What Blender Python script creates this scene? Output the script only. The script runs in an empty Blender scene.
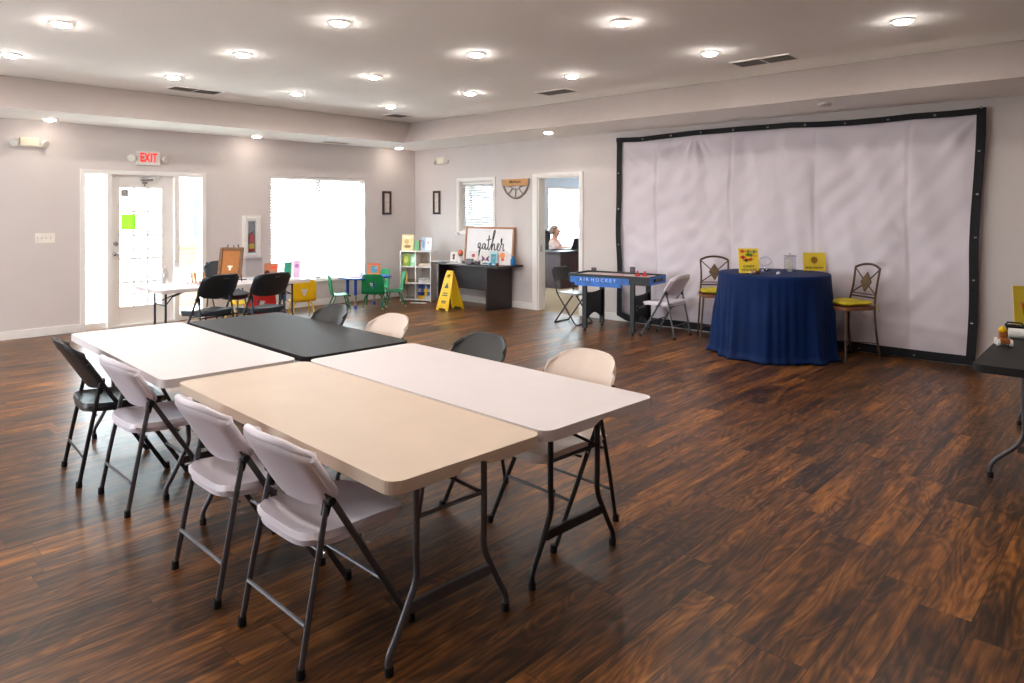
import bpy, bmesh, math, random
from mathutils import Vector, Matrix
random.seed(7)
SC = bpy.context.scene
COL = SC.collection
PI = math.pi
R = math.radians
# ------------------------------------------------------------------ camera
CH, CF, CT, CHZ = 1.57, 698.0, R(43.02), 211.0
cam = bpy.data.cameras.new('camera'); camo = bpy.data.objects.new('camera', cam); COL.objects.link(camo)
camo.location = (0, 0, CH); camo.rotation_euler = (PI/2, 0, CT)
cam.sensor_width = 36; cam.lens = CF/1024*36; cam.shift_y = -(341.5-CHZ)/1024; cam.clip_end = 200
SC.camera = camo
SC.view_settings.view_transform = 'Standard'; SC.view_settings.look = 'None'
SC.view_settings.exposure = 0.92; SC.view_settings.gamma = 1.0; SC.view_settings.use_curve_mapping = False
# room measurements
XL, YR, ZS, ZC = -10.29, 8.35, 2.70, 3.11      # left wall, right wall, soffit, tray ceiling
XE, YB = 3.2, -3.6                             # the unseen end walls
# ------------------------------------------------------------------ materials
def lin(c):
    return tuple((v/12.92 if v <= .04045 else ((v+.055)/1.055)**2.4) for v in (x/255 for x in c))
MATS = {}
def mat(name, rgb, rough=.5, metal=0, var=.06, scale=8, bump=0, bscale=60, spec=.5, coat=0, sheen=0, trans=0, alpha=1):
    if name in MATS: return MATS[name]
    m = bpy.data.materials.new(name); m.use_nodes = True
    nt = m.node_tree; b = nt.nodes['Principled BSDF']
    c = lin(rgb)
    tc = nt.nodes.new('ShaderNodeTexCoord')
    n = nt.nodes.new('ShaderNodeTexNoise'); n.inputs['Scale'].default_value = scale; n.inputs['Detail'].default_value = 4
    nt.links.new(tc.outputs['Object'], n.inputs['Vector'])
    r = nt.nodes.new('ShaderNodeValToRGB')
    r.color_ramp.elements[0].position = .3; r.color_ramp.elements[1].position = .7
    r.color_ramp.elements[0].color = tuple(x*(1-var) for x in c)+(1,)
    r.color_ramp.elements[1].color = tuple(min(1, x*(1+var)) for x in c)+(1,)
    nt.links.new(n.outputs['Fac'], r.inputs[0]); nt.links.new(r.outputs[0], b.inputs['Base Color'])
    b.inputs['Roughness'].default_value = rough; b.inputs['Metallic'].default_value = metal
    b.inputs['Specular IOR Level'].default_value = spec
    if coat: b.inputs['Coat Weight'].default_value = coat
    if sheen: b.inputs['Sheen Weight'].default_value = sheen
    if trans: b.inputs['Transmission Weight'].default_value = trans
    if bump:
        n2 = nt.nodes.new('ShaderNodeTexNoise'); n2.inputs['Scale'].default_value = bscale; n2.inputs['Detail'].default_value = 3
        nt.links.new(tc.outputs['Object'], n2.inputs['Vector'])
        bp = nt.nodes.new('ShaderNodeBump'); bp.inputs['Strength'].default_value = bump; bp.inputs['Distance'].default_value = .01
        nt.links.new(n2.outputs['Fac'], bp.inputs['Height']); nt.links.new(bp.outputs[0], b.inputs['Normal'])
    MATS[name] = m; return m
def emis(name, rgb, s):
    m = bpy.data.materials.new(name); m.use_nodes = True; nt = m.node_tree; nt.nodes.clear()
    e = nt.nodes.new('ShaderNodeEmission'); e.inputs[0].default_value = lin(rgb)+(1,); e.inputs[1].default_value = s
    o = nt.nodes.new('ShaderNodeOutputMaterial'); nt.links.new(e.outputs[0], o.inputs[0]); return m
def glass(name, tint=(245, 250, 250), gl=.07, rough=.02):
    m = bpy.data.materials.new(name); m.use_nodes = True; nt = m.node_tree; nt.nodes.clear()
    t = nt.nodes.new('ShaderNodeBsdfTransparent'); t.inputs[0].default_value = lin(tint)+(1,)
    g = nt.nodes.new('ShaderNodeBsdfGlossy'); g.inputs['Roughness'].default_value = rough
    mx = nt.nodes.new('ShaderNodeMixShader'); mx.inputs[0].default_value = gl
    o = nt.nodes.new('ShaderNodeOutputMaterial')
    nt.links.new(t.outputs[0], mx.inputs[1]); nt.links.new(g.outputs[0], mx.inputs[2]); nt.links.new(mx.outputs[0], o.inputs[0]); return m
def translucent(name, rgb, f=.5, wr=None):
    m = bpy.data.materials.new(name); m.use_nodes = True; nt = m.node_tree; nt.nodes.clear()
    d = nt.nodes.new('ShaderNodeBsdfDiffuse'); d.inputs[0].default_value = lin(rgb)+(1,)
    t = nt.nodes.new('ShaderNodeBsdfTranslucent'); t.inputs[0].default_value = lin(rgb)+(1,)
    mx = nt.nodes.new('ShaderNodeMixShader'); mx.inputs[0].default_value = f
    o = nt.nodes.new('ShaderNodeOutputMaterial')
    nt.links.new(d.outputs[0], mx.inputs[1]); nt.links.new(t.outputs[0], mx.inputs[2]); nt.links.new(mx.outputs[0], o.inputs[0]); return m

def floor_material():
    m = bpy.data.materials.new('wood_plank_floor'); m.use_nodes = True; nt = m.node_tree; N = nt.nodes; L = nt.links
    b = N['Principled BSDF']
    tc = N.new('ShaderNodeTexCoord'); sp = N.new('ShaderNodeSeparateXYZ'); L.new(tc.outputs['Object'], sp.inputs[0])
    def M(op, a, c=None):
        n = N.new('ShaderNodeMath'); n.operation = op
        for i, v in enumerate((a, c)):
            if v is None: continue
            if isinstance(v, (int, float)): n.inputs[i].default_value = v
            else: L.new(v, n.inputs[i])
        return n.outputs[0]
    W, LN = .178, 1.1
    rx = M('DIVIDE', sp.outputs[0], W); row = M('FLOOR', rx)
    wn = N.new('ShaderNodeTexWhiteNoise'); wn.noise_dimensions = '1D'; L.new(row, wn.inputs['W'])
    ry = M('ADD', M('DIVIDE', sp.outputs[1], LN), M('MULTIPLY', wn.outputs['Value'], 7.3)); cell = M('FLOOR', ry)
    cv = N.new('ShaderNodeCombineXYZ'); L.new(row, cv.inputs[0]); L.new(cell, cv.inputs[1])
    w2 = N.new('ShaderNodeTexWhiteNoise'); w2.noise_dimensions = '3D'; L.new(cv.outputs[0], w2.inputs['Vector'])
    g = N.new('ShaderNodeCombineXYZ'); off = M('MULTIPLY', w2.outputs['Value'], 31.0)
    L.new(M('ADD', M('MULTIPLY', sp.outputs[0], 1.0), off), g.inputs[0]); L.new(M('MULTIPLY', sp.outputs[1], .22), g.inputs[1]); L.new(M('MULTIPLY', w2.outputs['Value'], 17.0), g.inputs[2])
    def noise(scale, detail, rough, dist=0, vec=None):
        n = N.new('ShaderNodeTexNoise'); n.inputs['Scale'].default_value = scale; n.inputs['Detail'].default_value = detail; n.inputs['Roughness'].default_value = rough
        n.inputs['Distortion'].default_value = dist; L.new(vec or g.outputs[0], n.inputs['Vector']); return n.outputs['Fac']
    nA = noise(5.5, 2, .5, .4)                       # contour field -> cathedral grain and knots
    rings = M('ADD', M('MULTIPLY', M('SINE', M('MULTIPLY', nA, 95.0)), .5), .5)
    nB = noise(4.2, 4, .6, .6)                       # dark and light blotches along the plank
    gf = N.new('ShaderNodeCombineXYZ'); L.new(M('ADD', M('MULTIPLY', sp.outputs[0], 1.0), off), gf.inputs[0]); L.new(M('MULTIPLY', sp.outputs[1], .06), gf.inputs[1])
    nC = noise(55, 5, .7, 0, gf.outputs[0]); nD = noise(14, 4, .65, .3, gf.outputs[0])
    f = M('ADD', M('ADD', M('MULTIPLY', nB, .50), M('MULTIPLY', nC, .52)), M('ADD', M('MULTIPLY', nD, .62), M('MULTIPLY', rings, .085)))
    f = M('ADD', M('SUBTRACT', f, .33), M('MULTIPLY', M('SUBTRACT', w2.outputs['Value'], .5), .10))
    r = N.new('ShaderNodeValToRGB'); e = r.color_ramp.elements
    e[0].position = .28; e[0].color = lin((30, 24, 21))+(1,)
    e[1].position = .80; e[1].color = lin((182, 118, 54))+(1,)
    for p, c in ((.42, (54, 38, 27)), (.50, (82, 53, 31)), (.60, (116, 74, 38))):
        q = r.color_ramp.elements.new(p); q.color = lin(c)+(1,)
    L.new(f, r.inputs[0])
    # seams
    fx = M('ABSOLUTE', M('SUBTRACT', M('FRACT', rx), .5)); fy = M('ABSOLUTE', M('SUBTRACT', M('FRACT', ry), .5))
    seam = M('MAXIMUM', M('GREATER_THAN', fx, .487), M('GREATER_THAN', fy, .4985))
    mx = N.new('ShaderNodeMix'); mx.data_type = 'RGBA'; L.new(M('MULTIPLY', seam, .65), mx.inputs['Factor'])
    L.new(r.outputs[0], mx.inputs['A']); mx.inputs['B'].default_value = lin((26, 18, 14))+(1,)
    L.new(mx.outputs['Result'], b.inputs['Base Color'])
    rr = M('ADD', M('MULTIPLY', nB, .14), .27); L.new(rr, b.inputs['Roughness'])
    b.inputs['Specular IOR Level'].default_value = .27
    bp = N.new('ShaderNodeBump'); bp.inputs['Strength'].default_value = .12; bp.inputs['Distance'].default_value = .0015
    L.new(M('SUBTRACT', nC, M('MULTIPLY', seam, 1.5)), bp.inputs['Height']); L.new(bp.outputs[0], b.inputs['Normal'])
    return m

M_wall = mat('painted_wall', (212, 204, 201), .75, var=.015, scale=3, bump=.08, bscale=180)
M_ceil = mat('painted_ceiling', (249, 248, 243), .85, var=.01, scale=2, bump=.08, bscale=150)
M_trim = mat('white_trim', (236, 232, 228), .4, var=.01)
M_white = mat('white_plastic', (228, 222, 232), .42, var=.02, bump=.05, bscale=300)
M_cream = mat('cream_plastic', (226, 208, 194), .45, var=.02, bump=.05, bscale=300)
M_tabw = mat('white_table_plastic', (222, 215, 216), .5, spec=.3, var=.015, scale=5, bump=.12, bscale=260)
M_tabt = mat('almond_table_plastic', (214, 194, 174), .5, spec=.3, var=.03, scale=4, bump=.12, bscale=260)
M_tabb = mat('black_table_plastic', (34, 33, 35), .55, var=.1, spec=.25, scale=5, bump=.15, bscale=260)
M_blk = mat('black_plastic', (34, 37, 38), .4, var=.08, bump=.08, bscale=260)
M_vinyl = mat('dark_vinyl', (30, 40, 50), .38, var=.08, bump=.06, bscale=200)
M_steel = mat('grey_steel', (96, 96, 102), .4, .45, var=.05)
M_char = mat('charcoal_steel', (52, 53, 56), .4, .4, var=.05)
M_rub = mat('black_rubber', (20, 20, 21), .7)
M_chrome = mat('chrome', (200, 200, 205), .2, .9, var=.02)
M_alu = mat('dark_register_metal', (118, 112, 104), .5, .2)
M_lens = emis('light_lens', (255, 245, 236), 128)
M_lens2 = emis('soffit_lens', (255, 240, 226), 34)
M_glass = glass('window_glass')
M_clear = glass('clear_plastic', (250, 251, 253), .13, .06)
M_slat = translucent('blind_slat', (240, 240, 240), .45)
M_wood = mat('oak_frame_wood', (176, 124, 88), .55, var=.15, scale=20)
M_brown = mat('espresso_wood', (44, 31, 32), .42, var=.15, scale=6)
M_red = mat('red_plastic', (205, 36, 32), .35); M_green = mat('green_plastic', (12, 122, 72), .5, spec=.3, var=.08)
M_yel = mat('yellow_plastic', (236, 190, 22), .5, spec=.3); M_blue = mat('blue_plastic', (28, 74, 170), .38)
M_ink = mat('black_ink', (22, 22, 24), .6); M_paper = mat('white_paper', (238, 236, 232), .6, var=.01)
M_carpet = mat('office_carpet', (150, 132, 106), .95, var=.1, scale=60, bump=.4)

# ------------------------------------------------------------------ mesh helpers
class MB:
    def __init__(s): s.bm = bmesh.new(); s.mats = []
    def mi(s, m):
        if m is None: return 0
        if m not in s.mats: s.mats.append(m)
        return s.mats.index(m)
    def _set(s, n0, m):
        s.bm.faces.ensure_lookup_table(); i = s.mi(m)
        for f in s.bm.faces[n0:]: f.material_index = i
    def box(s, lo, hi, m=None, mx=None, bev=0):
        n0 = len(s.bm.faces); lo = Vector(lo); hi = Vector(hi); c = (lo+hi)/2; d = hi-lo
        t = Matrix.Translation(c) @ Matrix.Diagonal((d.x, d.y, d.z, 1))
        if mx is not None: t = mx @ t
        r = bmesh.ops.create_cube(s.bm, size=1, matrix=t)
        if bev:
            es = {e for v in r['verts'] for e in v.link_edges}
            bmesh.ops.bevel(s.bm, geom=list(es), offset=bev, segments=2, profile=.6, affect='EDGES')
        s._set(n0, m); return s
    def tube(s, pts, r, m=None, seg=8, rx=None, cap=True, closed=False):
        """tube along a polyline; r a number or list; rx = flattening of the cross-section"""
        n0 = len(s.bm.faces); pts = [Vector(p) for p in pts]; n = len(pts)
        rs = r if isinstance(r, (list, tuple)) else [r]*n
        rings = []; ref = None
        for i, p in enumerate(pts):
            if closed: t = (pts[(i+1) % n]-pts[i-1])
            else: t = (pts[min(i+1, n-1)]-pts[max(i-1, 0)])
            t = t.normalized() if t.length > 1e-9 else Vector((0, 0, 1))
            if ref is None:
                ref = t.orthogonal() if abs(t.x) > .9 else (Vector((1, 0, 0))-t*t.x)
            ref = (ref-t*ref.dot(t)).normalized(); w = t.cross(ref)
            k = rs[i]
            rings.append([s.bm.verts.new(p+ref*math.cos(a)*k*(rx or 1)+w*math.sin(a)*k) for a in (2*PI*j/seg for j in range(seg))])
        for i in range(n-1 if not closed else n):
            A, B = rings[i], rings[(i+1) % n]
            for j in range(seg): s.bm.faces.new((A[j], A[(j+1) % seg], B[(j+1) % seg], B[j]))
        if cap and not closed:
            s.bm.faces.new(rings[0][::-1]); s.bm.faces.new(rings[-1])
        s._set(n0, m); return s
    def lathe(s, prof, c=(0, 0, 0), m=None, seg=24, cap=True, axis=None):
        n0 = len(s.bm.faces); c = Vector(c); rings = []
        mx = axis if axis is not None else Matrix.Identity(3)
        for r, z in prof:
            rings.append([s.bm.verts.new(c+mx @ Vector((r*math.cos(2*PI*j/seg), r*math.sin(2*PI*j/seg), z))) for j in range(seg)])
        for A, B in zip(rings, rings[1:]):
            for j in range(seg): s.bm.faces.new((A[j], A[(j+1) % seg], B[(j+1) % seg], B[j]))
        if cap:
            if prof[0][0] > 1e-4: s.bm.faces.new(rings[0][::-1])
            if prof[-1][0] > 1e-4: s.bm.faces.new(rings[-1])
        s._set(n0, m); return s
    def prism(s, pts2, h0, h1, m=None, mx=None):
        """outline in local xy extruded from z=h0 to h1, moved by matrix mx"""
        n0 = len(s.bm.faces); mx = mx or Matrix.Identity(4)
        A = [s.bm.verts.new(mx @ Vector((x, y, h0))) for x, y in pts2]; B = [s.bm.verts.new(mx @ Vector((x, y, h1))) for x, y in pts2]
        k = len(A); s.bm.faces.new(A[::-1]); s.bm.faces.new(B)
        for j in range(k): s.bm.faces.new((A[j], A[(j+1) % k], B[(j+1) % k], B[j]))
        s._set(n0, m); return s
    def sheet(s, fn, nu, nv, th, m=None, skip=None):
        """parametric sheet fn(u,v), u,v in 0..1, thickened along its normals"""
        n0 = len(s.bm.faces); e = 1e-3; g = {}
        for i in range(nu+1):
            for j in range(nv+1):
                u, v = i/nu, j/nv; p = Vector(fn(u, v))
                du = Vector(fn(min(1, u+e), v))-Vector(fn(max(0, u-e), v)); dv = Vector(fn(u, min(1, v+e)))-Vector(fn(u, max(0, v-e)))
                nn = du.cross(dv); nn = nn.normalized() if nn.length > 1e-12 else Vector((0, 0, 1))
                g[i, j] = (s.bm.verts.new(p+nn*th/2), s.bm.verts.new(p-nn*th/2))
        def ok(i, j): return 0 <= i < nu and 0 <= j < nv and not (skip and skip((i+.5)/nu, (j+.5)/nv))
        for i in range(nu):
            for j in range(nv):
                if not ok(i, j): continue
                q = [g[i, j], g[i+1, j], g[i+1, j+1], g[i, j+1]]
                s.bm.faces.new([a[0] for a in q]); s.bm.faces.new([a[1] for a in q][::-1])
                for (di, dj), a, b in (((0, -1), 0, 1), ((1, 0), 1, 2), ((0, 1), 2, 3), ((-1, 0), 3, 0)):
                    if not ok(i+di, j+dj): s.bm.faces.new((q[b][0], q[a][0], q[a][1], q[b][1]))
        loose = [v for v in s.bm.verts if not v.link_faces]
        for v in loose: s.bm.verts.remove(v)
        s._set(n0, m); return s
    def obj(s, name, m=None, parent=None, smooth=False, bev=0, angle=40, sub=0):
        if m is not None:
            if not s.mats: s.mats.append(m)
        bmesh.ops.recalc_face_normals(s.bm, faces=s.bm.faces[:])
        me = bpy.data.meshes.new(name); s.bm.to_mesh(me); s.bm.free()
        for k in s.mats: me.materials.append(k)
        o = bpy.data.objects.new(name, me); COL.objects.link(o)
        if parent is not None: o.parent = parent
        if smooth:
            me.polygons.foreach_set('use_smooth', [True]*len(me.polygons))
            me.set_sharp_from_angle(angle=R(angle))
        if bev:
            b = o.modifiers.new('bevel', 'BEVEL'); b.width = bev; b.segments = 2; b.limit_method = 'ANGLE'
        if sub:
            d = o.modifiers.new('sub', 'SUBSURF'); d.levels = sub; d.render_levels = sub
        return o
def tag(o, label=None, cat=None, group=None, kind=None):
    if label: o['label'] = label
    if cat: o['category'] = cat
    if group: o['group'] = group
    if kind: o['kind'] = kind
    return o
def thing(name, label, cat, loc=(0, 0, 0), rz=0, group=None):
    o = bpy.data.objects.new(name, None); COL.objects.link(o); o.empty_display_size = .1
    o.location = loc; o.rotation_euler = (0, 0, rz); return tag(o, label, cat, group)
def struct(o): o['kind'] = 'structure'; return o
def dup(root, loc, rz, label=None, group=None, swap=None):
    r = root.copy(); COL.objects.link(r); r.location = loc; r.rotation_euler = (0, 0, rz)
    if label: r['label'] = label
    if group: r['group'] = group
    def rec(a, b):
        for ch in list(a.children):
            c = ch.copy(); COL.objects.link(c); c.parent = b
            if swap and c.type == 'MESH' and any(m in swap for m in c.data.materials[:]):
                c.data = c.data.copy()
                for i, m in enumerate(c.data.materials[:]):
                    if m in swap: c.data.materials[i] = swap[m]
            rec(ch, c)
    rec(root, r); return r
def rrect(w, d, r, n=6, cx=0, cy=0):
    pts = []
    for (sx, sy, a0) in ((1, -1, -90), (1, 1, 0), (-1, 1, 90), (-1, -1, 180)):
        for k in range(n+1):
            a = R(a0+90*k/n); pts.append((cx+sx*(w/2-r)+r*math.cos(a), cy+sy*(d/2-r)+r*math.sin(a)))
    return pts
def smooth_path(pts, n=6):
    """Catmull-Rom through the points"""
    P = [Vector(p) for p in pts]; P = [2*P[0]-P[1]]+P+[2*P[-1]-P[-2]]; out = []
    for i in range(1, len(P)-2):
        a, b, c, d = P[i-1:i+3]
        for k in range(n):
            t = k/n; out.append(.5*((2*b)+(c-a)*t+(2*a-5*b+4*c-d)*t*t+(3*b-a-3*c+d)*t**3))
    out.append(P[-2]); return out
def text_mesh(name, txt, size, m, parent, mx, depth=.002, align='CENTER', squeeze=1, bold=0):
    cu = bpy.data.curves.new(name, 'FONT'); cu.body = txt; cu.size = size; cu.extrude = depth; cu.align_x = align; cu.align_y = 'CENTER'; cu.offset = bold
    cu.space_character = 1.05
    t = bpy.data.objects.new(name+'_tmp', cu); COL.objects.link(t)
    dg = bpy.context.evaluated_depsgraph_get(); me = bpy.data.meshes.new_from_object(t.evaluated_get(dg))
    bpy.data.objects.remove(t); me.name = name; me.materials.clear(); me.materials.append(m)
    me.transform(Matrix.Diagonal((squeeze, 1, 1, 1))); me.transform(mx)
    o = bpy.data.objects.new(name, me); COL.objects.link(o); o.parent = parent; return o
# matrices that map local (x right, y up, z out) onto the two visible walls
def onL(y, z, off=0): return Matrix(((0, 0, 1, XL+off), (1, 0, 0, y), (0, 1, 0, z), (0, 0, 0, 1)))     # left wall faces +X; right = +Y
def onR(x, z, off=0): return Matrix(((1, 0, 0, x), (0, 0, -1, YR-off), (0, 1, 0, z), (0, 0, 0, 1)))    # right wall faces -Y; right = +X
#@@SPLIT
# ================================================================== ROOM SHELL
T = .16
struct(MB().box((XL-T, YB-T, -.12), (XE+T, YR, 0)).obj('floor', floor_material()))
def wall_holes(axis, pos, thick, lo, hi, z1, holes):
    """wall slab with rectangular holes: holes = (a0,a1,z0,z1)"""
    m = MB(); cuts = sorted({lo, hi, *[h[0] for h in holes], *[h[1] for h in holes]})
    for a, b in zip(cuts, cuts[1:]):
        hs = sorted((h[2], h[3]) for h in holes if h[0] <= a+1e-6 and h[1] >= b-1e-6); z = 0
        for h0, h1 in hs+[(z1, z1)]:
            if h0-z > 1e-4:
                if axis == 'x': m.box((min(pos, pos+thick), a, z), (max(pos, pos+thick), b, h0))
                else: m.box((a, min(pos, pos+thick), z), (b, max(pos, pos+thick), h0))
            z = h1
    return m
D1 = (2.80, 4.43, 0, 2.12); W1 = (5.456, 7.229, .42, 2.13)
OY = 14.2     # far wall of the office behind the right wall
OW1, OW2 = (9.0, 10.75, .62, 2.13), (12.24, 13.95, .42, 2.13)
struct(wall_holes('x', XL, -T, YB-T, OY, 3.3, [D1, W1, OW1, OW2]).obj('wall_left', M_wall))
W2 = (-9.06, -8.22, 1.20, 2.09); D2 = (-7.235, -6.40, 0, 2.105)
struct(wall_holes('y', YR, .14, XL, XE+T, 3.3, [W2, D2]).obj('wall_right', M_wall))
BACK_FILL = [(-9.4, -7.6, .6, 2.2), (-7.0, -5.8, .6, 2.2)]  # unseen openings behind the camera, added to let in fill daylight
struct(wall_holes('y', YB, -T, XL, XE+T, 3.3, BACK_FILL).obj('wall_back', M_wall))
EW = []
struct(wall_holes('x', XE, T, YB, YR, 3.3, EW).obj('wall_end', M_wall))
# tray ceiling: high flat field, sloped fascia, low soffit round the room
c = MB(); c.box((XL-T, YB-T, ZC), (XE+T, YR+.14, ZC+.1)); struct(c.obj('ceiling', M_ceil))
bx0, bx1, by0, by1 = -9.20, 2.2, -2.5, 7.23; tx0, tx1, ty0, ty1 = -9.62, 2.62, -2.92, 7.73
s = MB(); bm = s.bm
def ring(x0, x1, y0, y1, z): return [bm.verts.new(p) for p in ((x0, y0, z), (x1, y0, z), (x1, y1, z), (x0, y1, z))]
A_, B_, C_ = ring(XL, XE, YB, YR, ZS), ring(bx0, bx1, by0, by1, ZS), ring(tx0, tx1, ty0, ty1, ZC-.001)
D_ = ring(XL, XE, YB, YR, ZC-.001)
for P, Q in ((A_, B_), (B_, C_), (C_, D_), (D_, A_)):
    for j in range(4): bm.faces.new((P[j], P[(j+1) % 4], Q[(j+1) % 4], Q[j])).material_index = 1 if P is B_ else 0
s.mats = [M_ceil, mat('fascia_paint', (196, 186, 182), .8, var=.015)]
struct(s.obj('ceiling_soffit'))
# baseboards
def base(name, boxes):
    m = MB()
    for lo, hi in boxes: m.box(lo, hi, bev=.004)
    struct(m.obj(name, M_trim))
bh, bt = .105, .016
base('baseboard_left', [((XL, YB, 0), (XL+bt, 2.80, bh)), ((XL, 4.43, 0), (XL+bt, YR, bh))])
base('baseboard_right', [((XL+bt, YR-bt, 0), (-7.335, YR, bh)), ((-6.325, YR-bt, 0), (XE, YR, bh))])
base('baseboard_back', [((XL+bt, YB, 0), (XE, YB+bt, bh))])
# ---------------- entrance door with two sidelights (left wall)
d = thing('door_1', None, None); struct(d); del d['kind']; d['kind'] = 'structure'
f = MB(); e = .02
yA, yB_, ztop = D1[0], D1[1], D1[3]
for a, b in ((yA, yA+.06), (3.115, 3.175), (3.985, 4.05), (yB_-.06, yB_)): f.box((XL-.12, a, 0), (XL+e, b, ztop-.06), bev=.004)
f.box((XL-.12, yA, ztop-.06), (XL+e, yB_, ztop), bev=.004)
for a, b in ((yA+.06, 3.115), (4.05, yB_-.06)): f.box((XL-.11, a, 0), (XL-.03, b, .09)); 
f.box((XL-.12, 3.175, 0), (XL+.01, 3.985, .025))
f.obj('door_frame', M_trim, d)
for a, b in ((yA+.06, 3.115), (4.05, yB_-.06)):
    g = MB(); g.box((XL-.08, a, .09), (XL-.07, b, ztop-.06)); g.obj('sidelight_pane', M_glass, d)
pn = MB(); x0, x1 = XL-.09, XL-.045
py0, py1, gz0, gz1, gy0, gy1 = 3.180, 3.980, .27, 1.885, 3.29, 3.83
pn.box((x0, py0, .022), (x1, gy0, 2.063)); pn.box((x0, gy1, .022), (x1, py1, 2.063)); pn.box((x0, gy0, .022), (x1, gy1, gz0)); pn.box((x0, gy0, gz1), (x1, gy1, 2.063))
panel = pn.obj('door_panel', M_trim, d, bev=.004)
mu = MB()
for k in (1, 2): y = gy0+(gy1-gy0)*k/3; mu.box((x0+.012, y-.012, gz0), (x1-.012, y+.012, gz1))
for k in range(1, 5): z = gz0+(gz1-gz0)*k/5; mu.box((x0+.014, gy0, z-.012), (x1-.014, gy1, z+.012))
mu.obj('glazing_bars', M_trim, panel)
MB().box((x0+.02, gy0, gz0), (x0+.026, gy1, gz1)).obj('door_pane', M_glass, panel)
h = MB(); h.lathe([(.026, 0), (.026, .02), (.012, .03), (.012, .05)], (0, 0, 0), axis=Matrix(((0, 0, 1), (1, 0, 0), (0, 1, 0))), seg=16)
h.tube([(.05, 0, 0), (.055, .03, 0), (.05, .11, -.002)], .009)
o = h.obj('door_handle', M_chrome, panel, smooth=True); o.location = (x1, 3.225, .99)
h = MB(); h.lathe([(.028, 0), (.028, .018), (.01, .022)], axis=Matrix(((0, 0, 1), (1, 0, 0), (0, 1, 0))), seg=16)
h.box((.02, -.004, -.014), (.04, .004, .014)); o = h.obj('deadbolt', M_chrome, panel, smooth=True); o.location = (x1, 3.235, 1.13)
h = MB(); h.box((0, -.075, -.02), (.05, .075, .02), bev=.004); h.tube([(.04, .03, .01), (.16, .10, .035), (.05, .19, .05)], .007)
h.obj('door_closer', M_chrome, panel).location = (x1, 3.62, 2.005)
h = MB(); h.box((0, -.03, -.012), (.03, .03, .012)); h.tube([(.02, 0, 0), (.02, 0, -.05)], .008); h.obj('door_viewer', M_alu, panel).location = (x1, 3.60, 1.96)
# notices on the glass
n = MB(); n.box((0, 0, 0), (.003, .19, .215)); o = n.obj('paper_notice', translucent('lime_paper', (178, 250, 96), .4)); o.location = (x1-.006, 3.305, 1.315)
tag(o, 'lime green paper notice taped to the glass of the entrance door', 'notice')
n = MB(); n.box((0, 0, 0), (.003, .10, .10)); n.tube([(.004, .05+.025*math.cos(a), .06+.025*math.sin(a)) for a in (k*PI/6 for k in range(12))], .004, mat('decal_grey', (90, 90, 96), .6), closed=True, seg=6)
n.mats.insert(0, mat('decal_paper', (186, 190, 186), .6)); 
for fc in n.bm.faces: fc.material_index = 0 if len(fc.verts) == 4 and fc.calc_area() > .0003 else 1
o = n.obj('door_sticker'); o.location = (x1-.006, 3.30, 1.765)
tag(o, 'small pale square sticker at the top corner of the entrance door glass', 'sticker')
# ---------------- windows
def window(name, axis_pos, a0, a1, z0, z1, sill=True, cross=True):
    w = thing(name, None, None); w['kind'] = 'structure'; f = MB(); X = axis_pos
    for a, b in ((a0, a0+.045), (a1-.045, a1)): f.box((X-.13, a, z0), (X-.08, b, z1))
    f.box((X-.13, a0, z0), (X-.08, a1, z0+.045)); f.box((X-.13, a0, z1-.045), (X-.08, a1, z1))
    zc = z0+(z1-z0)*.47; ym = (a0+a1)/2
    f.box((X-.125, a0, zc-.025), (X-.085, a1, zc+.025)); f.box((X-.13, ym-.045, z0), (X-.08, ym+.045, z1))
    f.obj('window_frame', M_trim, w)
    MB().box((X-.11, a0+.04, z0+.04), (X-.105, a1-.04, z1-.04)).obj('window_pane', M_glass, w)
    if sill:
        s = MB(); s.box((X-.08, a0-.02, z0-.03), (X+.035, a1+.02, z0), bev=.004); s.obj('window_sill', M_trim, w)
    return w
window('window_1', XL, *W1); window('window_3', XL, *OW1); window('window_4', XL, *OW2)
def blind(label, a0, a1, z0, z1, place, wand=True, tilt=38, sp=.046):
    """slatted blind, local x along the window, z up, y depth"""
    b = thing('window_blind', label, 'blind'); L_ = a1-a0
    MB().box((0, -.025, z1-.05), (L_, .03, z1-.002), bev=.004).obj('headrail', M_trim, b)
    s = MB(); z = z1-.07
    while z > z0+.04:
        ca, sa = math.cos(R(tilt))*.023, math.sin(R(tilt))*.023
        s.prism([(-ca, -sa), (ca, sa), (ca-.001, sa+.002), (-ca-.001, -sa+.002)], .004, L_-.004, mx=Matrix(((0, 0, 1, 0), (1, 0, 0, 0), (0, 1, 0, z), (0, 0, 0, 1)))); z -= sp
    s.obj('slats', M_slat, b)
    MB().box((0, -.022, z0+.005), (L_, .022, z0+.025), bev=.003).obj('bottom_rail', M_trim, b)
    c = MB()
    for k in (.12, .5, .88): c.tube([(L_*k, -.026, z0+.02), (L_*k, -.026, z1-.03)], .0012, seg=4)
    if wand: c.tube([(L_*.94, -.045, z1-.06), (L_*.94, -.045, z1-.75)], .004, seg=6)
    c.obj('cords', M_trim, b)
    b.matrix_world = place; return b
def fromL(x, y0): return Matrix(((0, -1, 0, x), (1, 0, 0, y0), (0, 0, 1, 0), (0, 0, 0, 1)))
blind('wide white slatted blind covering the big window beside the children tables', *W1, fromL(XL-.035, W1[0]))
blind('white slatted blind in the office window behind the seated person', *OW2, fromL(XL-.035, OW2[0]))
blind('white slatted blind in the office window seen through the little inner window', *OW1, fromL(XL-.035, OW1[0]))
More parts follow.
